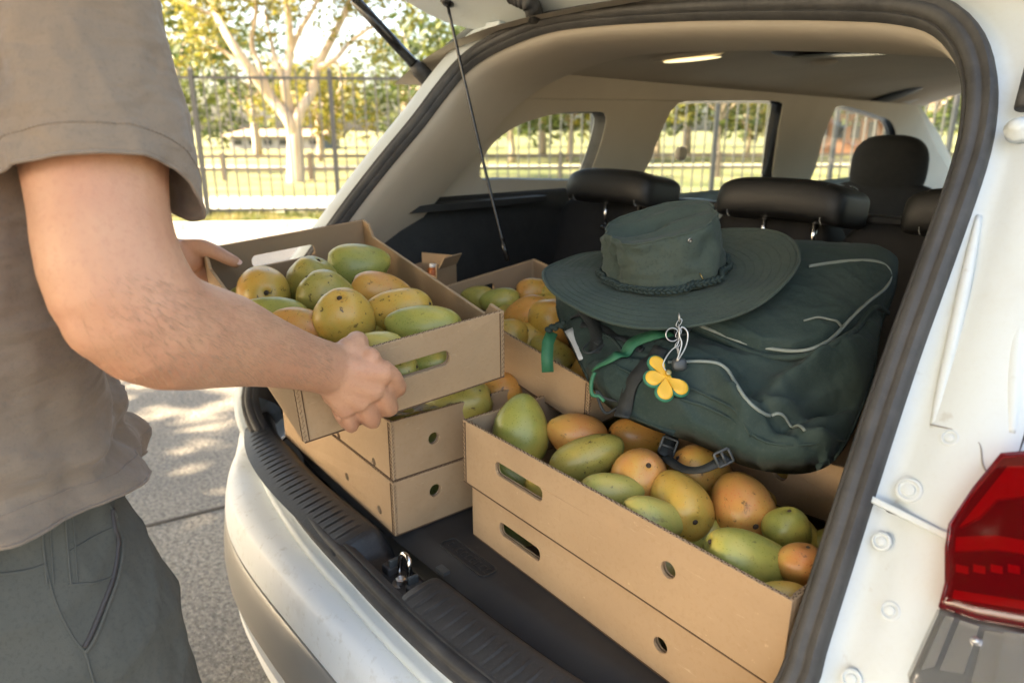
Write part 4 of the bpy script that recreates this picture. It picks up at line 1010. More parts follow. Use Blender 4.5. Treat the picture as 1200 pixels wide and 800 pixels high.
mg(Rt,[(613,504,43,32,-80,.15,G_,'biggest upright green mango in the left corner of the long open tray'),
 (676,509,37,27,-5,.3,B_,'cream yellow mango with an orange stem end, below the corner of the tilted tray'),
 (688,537,46,27,-160,.1,L_,'olive green freckled mango lying beside the upright green one'),
 (750,512,38,24,170,.1,O_,'orange yellow mango left of the hanging black buckle'),
 (749,554,34,33,75,.90,B_,'round orange pink mango with its stem up in the middle of the long tray'),
 (717,575,38,24,170,.1,P_,'pale green mango at the near rim left of the round orange pink one'),
 (797,588,38,35,-60,.95,Y_,'speckled yellow mango with stem scar facing the viewer, right of the round orange pink one'),
 (766,606,40,22,160,.1,P_,'pale yellow green mango with a scabby tip against the near rim'),
 (823,552,38,30,150,.2,B_,'orange mango behind the hanging black strap'),
 (869,591,38,37,-85,.96,B_,'peach coloured mango with its stem scar facing the viewer, right of the speckled yellow one'),
 (881,654,58,35,155,.1,G_,'biggest green mango lying along the near rim at the right'),
 (928,622,28,26,100,.3,G_,'small dull green mango at the right, behind the biggest lying one'),
 (945,666,30,27,90,.3,B_,'orange mango half hidden by the opening seal'),
 (928,706,32,22,5,.2,Y_,'small yellow mango at the near rim beside the opening seal')],-.022,None)
mg(Rt,[(656,493,26,20,10,.1,L_,'dark green mango showing between the upright green and cream yellow ones'),(716,487,30,20,20,.1,G_,'green mango in shade under the backpack'),
 (822,628,34,26,10,.1,G_,'dark green mango low between the speckled yellow and the biggest lying one'),(713,555,32,22,10,.1,G_,'green mango low between the olive and the round orange pink ones'),
 (975,640,30,24,10,.1,G_,'green mango in the far right end of the long open tray')],-.060,None)
mg(Rt,[(603,556,38,27,-25,.1,G_,'dark green mango seen through the slot of the long open tray'),(643,584,34,24,-30,.1,Y_,'yellow mango seen through the right end of the slot of the long open tray'),(788,672,38,30,-30,.1,L_,'olive mango seen through the round hole of the long open tray')],-.060,None,'n')
for i in range(10):
    a=.06+.10*(i%6); b=.20+.11*(i//6); mango(Rt.P(a,b,-.068),Rt.I+Rt.J*random.uniform(-1,1),.10,random.choice([G_,Y_,L_]),'mango buried in the lower layer of the long open tray','buried mangoes of the long open tray')
mg(Rb,[(612,636,34,26,-25,.1,G_,'green mango seen through the slot of the bottom middle tray'),(664,668,34,26,-30,.1,P_,'pale mango seen through the slot of the bottom middle tray'),(776,757,36,28,-30,.1,L_,'olive mango seen through the round hole of the bottom middle tray')],-.052,None,'n')
mg(Lt,[(536,470,44,24,10,.1,L_,'yellow green mango peeping out of the film covered tray'),(583,458,34,22,5,.1,O_,'orange mango at the far end of the film covered tray')],-.012,None)
mg(Lt,[(508,516,34,26,10,.1,G_,'green mango seen through the round hole of the film covered tray')],-.042,None,'r')
mg(Lt,[(470,500,30,24,10,.1,P_,'pale mango under the plastic film')],-.045,None)
mg(Lb,[(512,578,34,26,10,.1,G_,'green mango seen through the round hole of the dented tray')],-.052,None,'r')
mg(Bt,[(917,553,34,26,10,.1,G_,'green mango seen through the round hole of the tray under the backpack')],-.030,None,'n')
# crumpled clear film lying over the sill-side tray
rows=[]
for i in range(26):
    r=[]
    for j in range(14):
        a=.25+.22*i/25; b=.02+.17*j/13; z=-.004-.010*noise.noise(V((a*30,b*30,1)))-.006*math.sin(math.pi*j/13)
        r.append(Lt.P(a,b,z))
    rows.append(r)
tag(part('plastic_film',*grid(rows),'film'),'crumpled clear plastic film over the fruit of the tray by the sill','plastic film')
# small open carton at the back with a capped bottle inside
kc=onz(508,333,1.02); kM=rotz(.35)
k=empty('small_carton',onz(505,345,1.0) ,'small open cardboard carton standing against the dark boot lining','carton')
def kp(x,y): return onpl(x,y,(-1.40,0,0),(1,0,0))
c0=kp(503,322); kx,ky,kz=V((.93,.37,0)),V((-.37,.93,0)),V((0,0,1)); k.location=c0
for (dx,dy,sx,sy,hh) in ((0,-.045,.10,.003,.05),(0,.045,.10,.003,.085),(-.05,0,.003,.087,.06),(.05,0,.003,.087,.075)):
    part('panel',*box(c0+kx*dx+ky*dy+kz*(hh/2-.04),(sx,sy,hh),(kx,ky,kz)),'card',k,False)
part('flap',*box(c0+kx*.062+ky*0+kz*.040,(.030,.08,.003),((kx*.5+kz*.85).normalized(),ky,(kz*.5-kx*.85).normalized())),'card',k,False)
part('base',*box(c0-kz*.04,(.10,.09,.003),(kx,ky,kz)),'card_inner',k,False)
bt=part('bottle',*lathe([(.012,-.04),(.014,-.02),(.014,.020),(.009,.026),(.002,.026)],kp(508,325)-ky*.0,kz,16),'amber'); tag(bt,'small amber bottle with a white cap inside the small carton','bottle'); part('cap',*lathe([(.009,.024),(.009,.034),(.001,.034)],kp(508,325),kz,16),'label_white',bt)
# ============================================================ BACKPACK, HAT, TAGS
Q1=onp(690,440,(0,1,0),.74); Q2=onp(990,532,(0,1,0),.82); Q3=onp(1048,312,(0,1,0),1.20)
BN=(Q2-Q1).cross(Q3-Q1).normalized()
if BN.z<0: BN=-BN
BU=(Q2-Q1).normalized(); BV=BN.cross(BU).normalized(); BC=onpl(860,420,Q1,BN)
def bl2(p): d=V(p)-BC; return d.dot(BU),d.dot(BV)
def b2(x,y): return bl2(onpl(x,y,BC,BN))
def b2h(x,y): return bl2(onpl(x,y,BC+BN*.045,BN))
outl=[(650,352),(658,345),(720,318),(800,300),(870,291),(930,294),(985,300),(1040,306),(1053,314),(1050,335),(1036,370),(1028,420),(1012,470),(990,515),(965,537),(925,543),(870,533),(815,508),(760,490),(715,468),(690,440),(672,405),(656,372)]
OUT=smooth2([b2(*p) for p in outl],120)
cu=sum(p[0] for p in OUT)/len(OUT); cv=sum(p[1] for p in OUT)/len(OUT)
import math as _m
def rad_at(u,v):
    """normalised radius 0 centre, 1 outline"""
    a=_m.atan2(v-cv,u-cu); r=_m.hypot(u-cu,v-cv); best=None
    n=len(POL); i=int((a+_m.pi)/(2*_m.pi)*n)%n
    return r/POL[i]
POL=[0]*360
for i in range(360):
    a=-math.pi+2*math.pi*(i+.5)/360; d=(math.cos(a),math.sin(a)); best=.01
    for (x0,y0),(x1,y1) in zip(OUT,OUT[1:]+OUT[:1]):
        x0-=cu;y0-=cv;x1-=cu;y1-=cv; ex,ey=x1-x0,y1-y0; den=d[0]*ey-d[1]*ex
        if abs(den)<1e-12: continue
        t=(x0*ey-y0*ex)/den; s=(x0*d[1]-y0*d[0])/den
        if t>0 and -1e-6<=s<=1+1e-6: best=max(best,t)
    POL[i]=best
flapc=[b2h(*p) for p in ((640,345),(700,362),(760,368),(812,378),(850,398),(890,412),(930,414),(965,402),(1000,370),(1030,340),(1052,312))]
pock=[b2h(*p) for p in ((640,395),(700,410),(760,428),(800,431),(838,429),(858,440),(872,465),(898,486),(945,508),(1000,520))]
def below(curve,u,v):
    """signed distance, positive under the curve (towards smaller v)"""
    best=1e9;sg=1
    for (x0,y0),(x1,y1) in zip(curve,curve[1:]):
        ex,ey=x1-x0,y1-y0; L=ex*ex+ey*ey; t=max(0,min(1,((u-x0)*ex+(v-y0)*ey)/L)); dx,dy=u-(x0+ex*t),v-(y0+ey*t); d=_m.hypot(dx,dy)
        if d<best: best=d; sg=1 if ex*dy-ey*dx<0 else -1
    return sg*best
TKN=.066
def bh(u,v,fold=True):
    r=min(1,rad_at(u,v)); h=TKN*(1-r**4)**.5-.018
    df=below(flapc,u,v); h+= .017/(1+_m.exp(df*900))       # flap lies above
    h-= .009*_m.exp(-((df-.005)/.005)**2)
    dp=below(pock,u,v)
    if df>0: h+= .013/(1+_m.exp(-dp*600))-.008*_m.exp(-((dp+.005)/.005)**2)
    if fold:
        n=noise.noise(V((u*7+3,v*13,1.3)))*.016+(1-abs(noise.noise(V((u*9+7,v*22,4)))*2.2))**3*.006+noise.noise(V((u*40,v*60,4)))*.0022
        # diagonal drag folds right of the pocket
        for (x0,y0,x1,y1,wd,am) in FOLDS:
            ex,ey=x1-x0,y1-y0; L=ex*ex+ey*ey; t=((u-x0)*ex+(v-y0)*ey)/L; 
            if -.15<t<1.15:
                d=((u-x0)*ey-(v-y0)*ex)/_m.sqrt(L); tt=max(0,1-abs(t-.5)*1.6); h+=am*tt*_m.exp(-(d/wd)**2)
        h+=n*(.45 if df<0 else 1)
    return h
FOLDS=[]
for (a,b,c,d,wd,am) in ((880,478,1030,385,.016,.016),(895,500,1020,430,.010,-.016),(905,470,985,425,.012,-.009),(870,480,965,470,.009,.010),(720,450,830,480,.007,-.008),(740,440,860,500,.008,.007),(860,530,985,528,.006,-.006),(700,380,790,400,.006,-.005),(840,440,880,500,.010,.010),(930,500,1000,500,.012,.012)):
    p=b2h(a,b);q=b2h(c,d); FOLDS.append((*p,*q,wd,am*2.3))
bag=empty('backpack',BC-BN*.05,'dark green fabric backpack with grey piping lying on the trays','backpack')
def bp(u,v,h=0,fold=True): return BC+BU*u+BV*v+BN*(bh(u,v,fold)+h)
rows=[]; NA=200
for k in range(70):
    q=(k/69)**.8; row=[]
    for j in range(NA):
        a=-math.pi+2*math.pi*j/NA; i=int((a+math.pi)/(2*math.pi)*360-.5); f_=((a+math.pi)/(2*math.pi)*360-.5)-i; r=(POL[i%360]*(1-f_)+POL[(i+1)%360]*f_)*q
        u,v=cu+r*math.cos(a),cv+r*math.sin(a); row.append(BC+BU*u+BV*v+BN*bh(u,v) if q<1 else BC+BU*u+BV*v+BN*-.02)
    rows.append(row)
for s_,h in ((.995,-.028),(.97,-.040),(.93,-.055),(.85,-.07),(.5,-.075),(.01,-.075)):
    row=[]
    for j in range(NA):
        a=-math.pi+2*math.pi*j/NA; i=int((a+math.pi)/(2*math.pi)*360-.5); r=POL[i%360]*s_; row.append(BC+BU*(cu+r*math.cos(a))+BV*(cv+r*math.sin(a))+BN*(h+.02))
    rows.append(row)
vs,fs=grid(rows,closed_v=True); part('bag_body',vs,fs,'canvas_green',bag)
def bpath(pts,n,h=.001,sm=True):
    P=cr([(*b2(*p),0) for p in pts],n); return [bp(p.x,p.y,h) for p in P]
def fixpath(pts,n,h=.001):
    """points given as seen on the puffed face: walk the sight line down to the bag surface"""
    out=[]
    for x,y in pts:
        d=ray(x,y); t0=(BC+BN*.10-EYE).dot(BN)/d.dot(BN); P=EYE+d*t0
        for _ in range(60):
            u,v=bl2(P); hh=(P-BC).dot(BN)
            if hh<=bh(u,v): break
            P=P+d*.002
        out.append((u,v,0))
    P=cr(out,n); Q=[bp(p.x,p.y,h) for p in P]
    for _ in range(28 if n>30 else 3):
        Q=[Q[0]]+[(Q[i-1]+Q[i]*2+Q[i+1])/4 for i in range(1,len(Q)-1)]+[Q[-1]]
    return [q+BN*.0012 for q in Q]
pg=[]
for nm,pts,r in (('flap_piping',((800,374),(830,386),(858,402),(890,412),(925,416),(955,410),(985,388),(1015,358),(1040,335),(1051,318),(1046,309),(1020,307),(980,308),(948,314)),.0026),
               ('pocket_piping',((783,427),(805,427),(835,426),(853,434),(864,452),(878,474),(895,486),(903,489)),.0024),('pocket_piping',((904,490),(925,499),(943,507)),.0024),
               ('flap_piping',((942,378),(962,374),(975,377),(985,386)),.0022)):
    part(nm,*tube(fixpath(pts,80,.0012),r,8,ry=r*.7),'piping_grey',bag)
part('hem_roll',*tube(fixpath(((745,368),(800,378),(830,391),(858,407),(890,418),(925,422),(957,415),(988,394),(1018,364),(1045,338)),80,.000),.0045,8),'canvas_green',bag)
for pts in (((780,470),(830,478),(870,500),(905,524),(960,525),(990,510)),((700,420),(740,440),(800,452),(850,475),(880,512)),((690,380),(720,400),(740,425))):
    part('seam_cord',*tube(fixpath(pts,60,.000),.0022,6),'canvas_green',bag)
part('side_zip',*tube(fixpath(((668,362),(700,366),(735,372),(762,385),(770,400)),60,.000),.005,8,ry=.002),'zip_black',bag)
part('side_zip',*tube(fixpath(((680,378),(705,384),(735,400),(752,412)),60,.000),.006,8,ry=.002),'zip_black',bag)
def ribbon(P,w,m,name,parent,nrm=None,th=.0012):
    n=len(P); rows=[]
    for i in range(n):
        t=(P[min(n-1,i+1)]-P[max(0,i-1)]).normalized(); nn=V(nrm) if nrm is not None else BN
        s=t.cross(nn).normalized(); nn=s.cross(t); ww=w[i] if isinstance(w,list) else w
        rows.append([P[i]+s*ww/2+nn*th,P[i]-s*ww/2+nn*th,P[i]-s*ww/2-nn*th,P[i]+s*ww/2-nn*th])
    return part(name,*grid(rows,closed_v=True,cap=True),m,parent)
ribbon(fixpath(((775,410),(755,435),(735,465),(727,480)),20,.003),.022,'webbing','shoulder_strap',bag,th=.0015)
ribbon(fixpath(((668,350),(690,372),(700,395),(696,410)),20,.003),.020,'webbing','side_strap',bag)
# tall zip pull on the front and rolled tab on the left side
def pull(px,py,s,ang,parent=bag):
    c=fixpath([(px,py),(px+1,py)],2,.006)[0]; d=(RT*math.cos(ang)+UP*math.sin(ang)); d=(d-BN*d.dot(BN)).normalized(); e=BN.cross(d)
    L=[(-.5,-.25),(.5,-.3),(.5,.3),(-.5,.25)]; P=[c+d*(a*s)+e*(b*s) for a,b in L]
    part('zip_pull',*tube(cr(P,24,closed=True),.0018,6,closed=True),'grey_plastic',parent)
    b=part('slider',*box(c+d*s*.35,(s*.5,s*.30,.006),(d,e,BN)),'grey_plastic',parent,False); bevel(b,.0015)
pull(801,388,.030,R(80)); pull(696,404,.032,R(60))
part('pull_cord',*tube(cr(fixpath(((806,372),(803,380)),8,.006),10),.003,6),'webbing',bag)
# wash label hanging at the left edge
P=[atd(667,386,depth(bp(*b2(672,388)))-.0),atd(676,402,depth(bp(*b2(678,400)))-.0),atd(684,420,depth(bp(*b2(684,418))))]
ribbon(cr(P,8),.016,'paper_tag','wash_label',bag,nrm=-HD)
# lower strap with buckle hanging under the bag
dz=depth(b0)-.02
sp_=lambda x,y,q: onp(x,y,(0,1,0),q)
S=[sp_(792,498,.80),sp_(785,518,.77),sp_(779,535,.745),sp_(800,549,.72),sp_(825,549,.715),sp_(853,535,.74)]
ribbon(cr(S[:3],10),.020,'webbing','lower_strap',bag,nrm=-HD)
ribbon(cr(S[2:],20),.014,'webbing','lower_strap',bag,nrm=(0,-.3,1))
for (x,y,dd,s,an) in ((783,523,.76,.024,70),(848,536,.73,.020,25)):
    c=sp_(x,y,dd); d=RT*math.cos(R(an))+UP*math.sin(R(an)); e=HD.cross(d); P=[c+d*a*s+e*b*s*.9 for a,b in ((-.5,-.5),(.5,-.5),(.5,.5),(-.5,.5))]
    o=part('buckle',*tube(sum([[P[i_].lerp(P[(i_+1)%4],.06),P[i_].lerp(P[(i_+1)%4],.5),P[i_].lerp(P[(i_+1)%4],.94)] for i_ in range(4)],[]),.0020,6,closed=True),'grey_plastic',bag); part('buckle_bar',*rod(c-e*s*.4,c+e*s*.4,.002),'grey_plastic',o)
# carabiner at the strap end
cz=depth(bp(*b2(705,450)))-.02
P=[atd(x,y,cz) for x,y in ((699,458),(705,478),(712,484),(724,477),(735,474),(722,470),(708,466))]
part('hook_loop',*tube(cr(P,36,closed=True),.0022,7,closed=True),'webbing',bag)
# ---------- green luggage ribbons
gs=fixpath(((786,397),(770,398),(745,408),(722,424),(703,434),(697,436)),30,.010)
ls=ribbon(gs,[.018+.004*math.sin(i/5) for i in range(len(gs))],'strap_green','luggage_strap',None); tag(ls,'bright green flat strap looped across the front of the backpack to the key ring','strap')
P=[atd(x,y,cz) for x,y in ((697,436),(693,448),(694,462),(702,464),(708,470))]; part('strap_edge',*tube(cr(P,20),.003,7),'strap_green',ls)
c=fixpath([(645,388),(646,388)],2,.01)[0]; dd=depth(c)
rt=ribbon([atd(647,389,dd-.01),atd(642,402,dd-.015),atd(641,418,dd-.02),atd(642,436,dd-.02)],.019,'strap_green','ribbon_tag',None,nrm=-HD); tag(rt,'short green ribbon hanging beside the orange mangoes, left of the backpack','ribbon')
bb=[]
for i in range(9):
    t=i/8; x=642+t*18; y=386-t*7+2*math.sin(i*2); bb.append(lathe([(.001,-.005),(.0045,-.003),(.005,0),(.0045,.003),(.001,.005)],atd(x,y,dd-.015),V((RT*.8+UP*.5)),8))
part('braided_loop',*join(*bb),'braid_green',rt)
# ---------- flower shaped key tag
fl=depth(fixpath([(778,443),(779,443)],2,0)[0])-.022
fc=atd(779,443,fl-.01); fx=(RT*.98+HD*.1-UP*.06).normalized(); fn=-(HD*.80)+V((0,0,.55)); fn=(fn-fx*fn.dot(fx)).normalized(); fy=fn.cross(fx)
pts=[];ang0=[105,178,252,330,42]
sc_=fl/F
def petal(scale):
    out=[]
    cs=[((771-779)*sc_,-(424-443)*sc_,9.0),((765-779)*sc_,-(444-443)*sc_,9.5),((777-779)*sc_,-(461-443)*sc_,9.5),((796-779)*sc_,-(454-443)*sc_,9.5),((780-779)*sc_,-(443-443)*sc_,7)]
    return cs
cs=petal(1)
def tagshape(grow):
    rows=[]; out=[]
    n=150
    for i in range(n):
        a=2*math.pi*i/n; d=(math.cos(a),math.sin(a)); best=.0
        for x,y,r in cs:
            r=r*sc_+grow; b=x*d[0]+y*d[1]; c=x*x+y*y-r*r; q=b*b-c
            if q>0: best=max(best,b+math.sqrt(q))
            # neck joining petal to the hub
            L=math.hypot(x,y)
            if L>1e-5:
                cr_=abs(x*d[1]-y*d[0])/L; dt=(x*d[0]+y*d[1])/L
                if dt>0: best=max(best,min(L,(3.5*sc_+grow)/max(1e-3,cr_) if cr_>.001 else L)*(1 if dt>.75 else 0))
        out.append((d[0]*max(best,4*sc_+grow),d[1]*max(best,4*sc_+grow)))
    return out
def slab2(o,h0,h1,m,name,parent,soft=.0012):
    def ins(k): 
        n=len(o); res=[]
        for i in range(n):
            x,y=o[i]; L=math.hypot(x,y); s=max(.05,(L-k)/L); res.append((x*s,y*s))
        return res
    rows=[[fc+fx*x+fy*y+fn*h for x,y in ins(k)] for k,h in ((0,h0),(0,h1-soft),(soft,h1),(soft*3,h1+.0006),(.006,h1+.0012),(.012,h1+.0004))]
    vs,fs=grid(rows,closed_v=True,cap=True); ob=part(name,vs,fs,m,parent); return autos(ob,50)
ft=empty('flower_key_tag',fc,'yellow flower shaped key tag with green rim hanging on the backpack','key tag')
slab2(tagshape(.0022),-.003,.0005,'tag_green','rim',ft); slab2(tagshape(-.0002),.0006,.0028,'tag_yellow','flower',ft,.001)
P=[fc+fx*a+fy*b+fn*.006 for a,b in ((.001,.006),(-.004,.016),(.000,.028),(.008,.036),(.006,.040),(.000,.030),(-.002,.018))]
P=[atd(x,y,fl-.012) for x,y in ((782,436),(777,428),(781,418),(787,410),(793,405),(796,398))]; 
for i in range(7):
    a=atd(796-.3*i,372+i*6.2,fl-.005); d=(RT*(.5 if i%2 else -.1)+UP).normalized(); e=HD.cross(d) if i%2 else HD
    part('chain_link',*tube(cr([a+d*.006*math.cos(t)+(RT if i%2 else HD)*.003*math.sin(t) for t in [k*math.pi/4 for k in range(8)]],16,closed=True),.0007,5,closed=True),'steel',ft)
part('split_ring',*tube([atd(788,392,fl-.005)+(RT*math.cos(t)+UP*math.sin(t))*.011*.8 for t in [k*math.pi/12 for k in range(24)]],.0010,6,closed=True),'steel',ft)
part('wire_loop',*tube(cr(P,24),.0010,6),'steel',ft)
part('swivel_hook',*tube(cr([atd(x,y,fl-.008) for x,y in ((799,383),(806,390),(804,405),(797,418),(793,424),(796,414),(799,402),(796,392))],30,closed=True),.0013,6,closed=True),'steel',ft)
o=part('clasp',*superbox(atd(796,427,fl),(.020,.012,.018),(RT,HD,UP),3,16,10),'grey_plastic',ft)
part('eyelet',*lathe([(.0022,.001),(.0042,.001),(.0042,.003),(.0022,.003)],atd(783,437,fl-.012),fn,16),'brass',ft)
# ---------- hat
hat=empty('bush_hat',(0,0,0),'wide brimmed dark green bush hat with braided band resting on the backpack','hat')
hd_=1.07
HC=atd(778,318,hd_)                       # centre of the crown base
hu=(RT*.985+HD*.12+UP*.02).normalized(); hn=(V((0,0,1))*.97+RT*-.10-HD*.22).normalized(); hu=(hu-hn*hu.dot(hn)).normalized(); hv=hn.cross(hu)
hat.location=HC
sc=hd_/F
def hp(x,y,z): return HC+hu*x+hv*y+hn*z
BA,BB=147*sc*.99,147*sc*.86     # brim half axes
CA_,CB_=70*sc,64*sc            # crown base half axes
def brimpt(k,a,th=0):
    # k 0 at the crown, 1 at the edge
    x=(CA_+(BA-CA_)*k)*math.cos(a); y=(CB_+(BB-CB_)*k)*math.sin(a)
    z=.004*k-.012*k*k*math.sin(-a)*0+ .018*k*k*math.cos(2*a)+.010*k*k*math.cos(a+.5)+.009*k*noise.noise(V((math.cos(a)*1.6,math.sin(a)*1.6,k*1.3)))
    return hp(x+4*sc*k,y,z+th)
rows=[[brimpt(k/14,2*math.pi*j/96) for j in range(96)] for k in range(15)]+[[brimpt(1.006,2*math.pi*j/96,-.0012) for j in range(96)]]+[[brimpt(k/14,2*math.pi*j/96,-.003) for j in range(96)] for k in range(14,-1,-1)]
part('brim',*grid(rows,closed_v=True),'hat_green',hat)
part('brim_edge',*tube([brimpt(1.0,2*math.pi*j/120,-.001) for j in range(120)],.0026,8,closed=True),'hat_green',hat)
st=[]
for k in (.16,.28,.40,.52,.64,.76,.88,.95):
    P=[brimpt(k,2*math.pi*j/240,.0003) for j in range(240)]; st.append(tube(P,.0005,4,closed=True))
part('stitch_rings',*join(*st),'hat_green',hat)
# crown: straightish walls, pinched top with a centre dent
CHt=65*sc
def crownpt(k,a):
    ca,sa=math.cos(a),math.sin(a)
    tx=CA_*(1-.15*k) ; ty=CB_*(1-.20*k); sq=3.0-1*(1-k)
    f=(abs(ca)**sq+abs(sa)**sq)**(-1/sq)
    f=1+(f-1)*.75
    x=tx*ca*f; y=ty*sa*f
    x+=-.006*k; z=CHt*k*(1+.13*ca*k)-.004*max(0,(k-.88)/.12)**2; rd=1-.05*max(0,(k-.86)/.14)**2; x*=rd; y*=rd
    w_=.0055*noise.noise(V((ca*2.2,sa*2.2,k*2.5)))+.003*noise.noise(V((ca*6,sa*6,k*6+3)))+.002*(1-abs(noise.noise(V((ca*3+5,sa*3,k*5)))*2.4))**2
    # creases down the left side
    w_-=.007*math.exp(-((a-math.pi*1.12)/.10)**2)*math.sin(math.pi*min(1,k*1.1))
    return x*(1+w_/.06),y*(1+w_/.06),z
rows=[]
for k in range(17):
    rows.append([hp(*crownpt(k/16,2*math.pi*j/96)) for j in range(96)])
for k in range(1,14):
    q=1-k/13.5; r=[]
    for j in range(96):
        a=2*math.pi*j/96; x,y,z=crownpt(1,a); x2=x*q; y2=y*q
        rim=.004*math.sin(math.pi*min(1,k/2.5))*(1 if k<3 else 0)
        dent=-.007*(1-q**2)-.009*(1-q**2)*math.exp(-((y2-.004)/.013)**2)
        ridge=(.007*math.exp(-((y2+.024)/.008)**2)+.006*math.exp(-((y2-.030)/.009)**2))*(1-q**3)
        r.append(hp(x2,y2,z+rim*0+dent+ridge+.002*noise.noise(V((x2*30,y2*30,2)))))
    rows.append(r)
vs,fs=grid(rows,closed_v=True,cap=True); part('crown',vs,fs,'hat_green',hat)
part('crown_seam',*tube([hp(*[c*1.004 for c in crownpt(.985,2*math.pi*j/96)]) for j in range(96)],.0018,6,closed=True),'hat_green',hat)
# braided band: three interwoven strands
br=[]
for s_ in range(3):
    P=[]
    for j in range(420):
        t=j/420*2*math.pi; ph=t*26+s_*2*math.pi/3
        x,y,z=crownpt(.09,t); L=math.hypot(x,y); o_=.0048+.0022*math.sin(2*ph); zz=.0036*math.sin(ph)
        P.append(hp(x*(1+o_/L),y*(1+o_/L),z+zz+.000+.003*math.cos(t+1)))
    br.append(tube(P,.0026,6,closed=True))
part('braided_band',*join(*br),'braid_green',hat)
for (x,y) in ((805,271),(831,263)):
    # eyelet on the visible crown wall
    best=None
    for j in range(200):
        for k in (.55,.6,.65,.7,.75,.8,.85):
            a=2*math.pi*j/200; p=hp(*crownpt(k,a)); q=proj(p); e=(q[0]-x)**2+(q[1]-y)**2
            if (p-HC).dot(-HD)>-.01 and (best is None or e<best[0]): best=(e,p,a)
    p=best[1]; n=(hu*math.cos(best[2])+hv*math.sin(best[2])); o=part('eyelet',*lathe([(.0014,.0),(.0036,.0004),(.0036,.0016),(.0024,.0022),(.0014,.0012)],p,n,16),'steel',hat)
part('metal_pin',*rod(atd(820,320,depth(hp(*crownpt(.05,-1.2)))-.012),atd(824,327,depth(hp(*crownpt(.05,-1.2)))-.014),.0008),'brass',hat)
# ============================================================ PERSON
from mathutils.bvhtree import BVHTree
man=empty('person',(-.95,.0,0),'man in a taupe t-shirt and grey shorts holding the open tray with both hands','person')
def hpt(x,y,off): return onpl(x,y,H.A,H.J)-H.J*off
def blob(c,s,ax=None,p=2.3,seg=20,rings=12): return superbox(c,s,ax or AX,p,seg,rings)
S_R=atd(78,-40,.63); E_R=atd(139,364,.625); W_R=hpt(366,415,.040)
S_L=V((-1.27,.10,1.49)); 
Dh=depth(H.P(0,H.l,0)); W_L=atd(196,300,Dh-.02); E_L=V((-1.36,.08,1.20))
vol=[]
# torso, neck, head, legs (mostly clothed)
tor=[((-.955,-.01,.80),.165,.115),((-.955,-.01,.92),.145,.11),((-.955,.0,1.03),.145,.11),((-.955,.01,1.20),.17,.12),((-.96,.02,1.35),.185,.125),((-.97,.01,1.46),.17,.10),((-.975,.0,1.53),.09,.07),((-.975,.005,1.58),.056,.058),((-.975,.02,1.66),.055,.06)]
def loft(rs,seg=36):
    rows=[[V(c)+V((a*math.cos(2*math.pi*j/seg),b*math.sin(2*math.pi*j/seg),0)) for j in range(seg)] for c,a,b in rs]; return grid(rows,closed_v=True,cap=True)
vol.append(loft(tor))
Hc=V((-.975,.04,1.745))
vol.append(blob(Hc,(.155,.195,.235),AX,2.2,28,18)); vol.append(blob(Hc+V((0,.045,-.075)),(.11,.11,.09),AX,2.3))
vol.append(blob(Hc+V((0,.105,-.02)),(.030,.035,.05),AX,2.2)); vol.append(blob(Hc+V((0,.094,-.062)),(.045,.02,.016),AX,2.2))
for s in (-1,1): vol.append(blob(Hc+V((s*.078,.0,-.01)),(.018,.035,.062),AX,2.2)); vol.append(blob(Hc+V((s*.032,.088,.012)),(.030,.016,.018),AX,2.2))
for s,hx in ((-1,-1.05),(1,-.86)):
    P=[V((hx,-.01,.86)),V((hx+s*.01,.0,.66)),V((hx+s*.015,.015,.48)),V((hx+s*.015,-.01,.30)),V((hx+s*.02,-.03,.10)),V((hx+s*.02,-.03,.04))]
    vol.append(tube(cr(P,18),[.092,.088,.083,.076,.070,.063,.058,.056,.057,.058,.055,.05,.046,.041,.038,.037,.038,.04],16))
    vol.append(tube(cr([V((hx+s*.02,-.08,.035)),V((hx+s*.022,.0,.045)),V((hx+s*.03,.12,.025))],10),[.032,.036,.038,.04,.04,.04,.04,.038,.034,.026],12))
def arm(S,E,W,r):
    up=(S-E).normalized(); fo=(W-E).normalized()
    P=cr([S,S.lerp(E,.5),E-up*-.045,E+fo*.035-up*.004,E.lerp(W,.45),E.lerp(W,.78),W,W+fo*.03],28)
    return P
P=arm(S_R,E_R,W_R,None)
rr=[.066,.067,.068,.0685,.068,.067,.065,.0625,.060,.058,.0565,.0575,.059,.0605,.061,.060,.058,.0555,.053,.0505,.0465,.0425,.0395,.037,.035,.034,.034,.034]
armP,armR=P,rr
vol.append(tube(P,rr,24))
el=E_R+ (E_R-S_R).normalized()*.018-(W_R-E_R).normalized()*.022
vol.append(blob(E_R+V((-.002,-.002,-.002)),(.090,.092,.094),AX,2.1)) 
P=arm(S_L,E_L,W_L,None); vol.append(tube(P,[k*.93 for k in rr],20))
# ---- right hand gripping the near wall through its slot
def fing(pts,r0,r1,n=14):
    P=cr(pts,n); r=[r0+(r1-r0)*i/(n-1)+.0011*math.exp(-((i/(n-1)-.42)/.08)**2) for i in range(n)]; r[-1]*=.72; return tube(P,r,12)
mcp=[hpt(434,416,.058),hpt(424,436,.057),hpt(409,452,.052),hpt(393,464,.044)]
pip=[hpt(453,441,.040),hpt(443,464,.041),hpt(424,479,.038),hpt(402,487,.032)]
dip=[hpt(447,452,.014),hpt(432,466,.016),hpt(413,474,.015),hpt(394,480,.016)]
tip=[hpt(440,446,-.012),hpt(424,450,-.012),hpt(408,456,-.010),hpt(392,462,-.008)]
for k in range(4):
    r0=(.0118,.0122,.0115,.0098)[k]
    vol.append(fing([W_R.lerp(mcp[k],.55),mcp[k],mcp[k].lerp(pip[k],.5)+(mcp[k]-hpt(420,440,0)).normalized()*.003,pip[k],dip[k],tip[k]],r0+.001,r0*.86,18))
    vol.append(blob(mcp[k],(r0*2.2,)*3,AX,2.0,14,10))
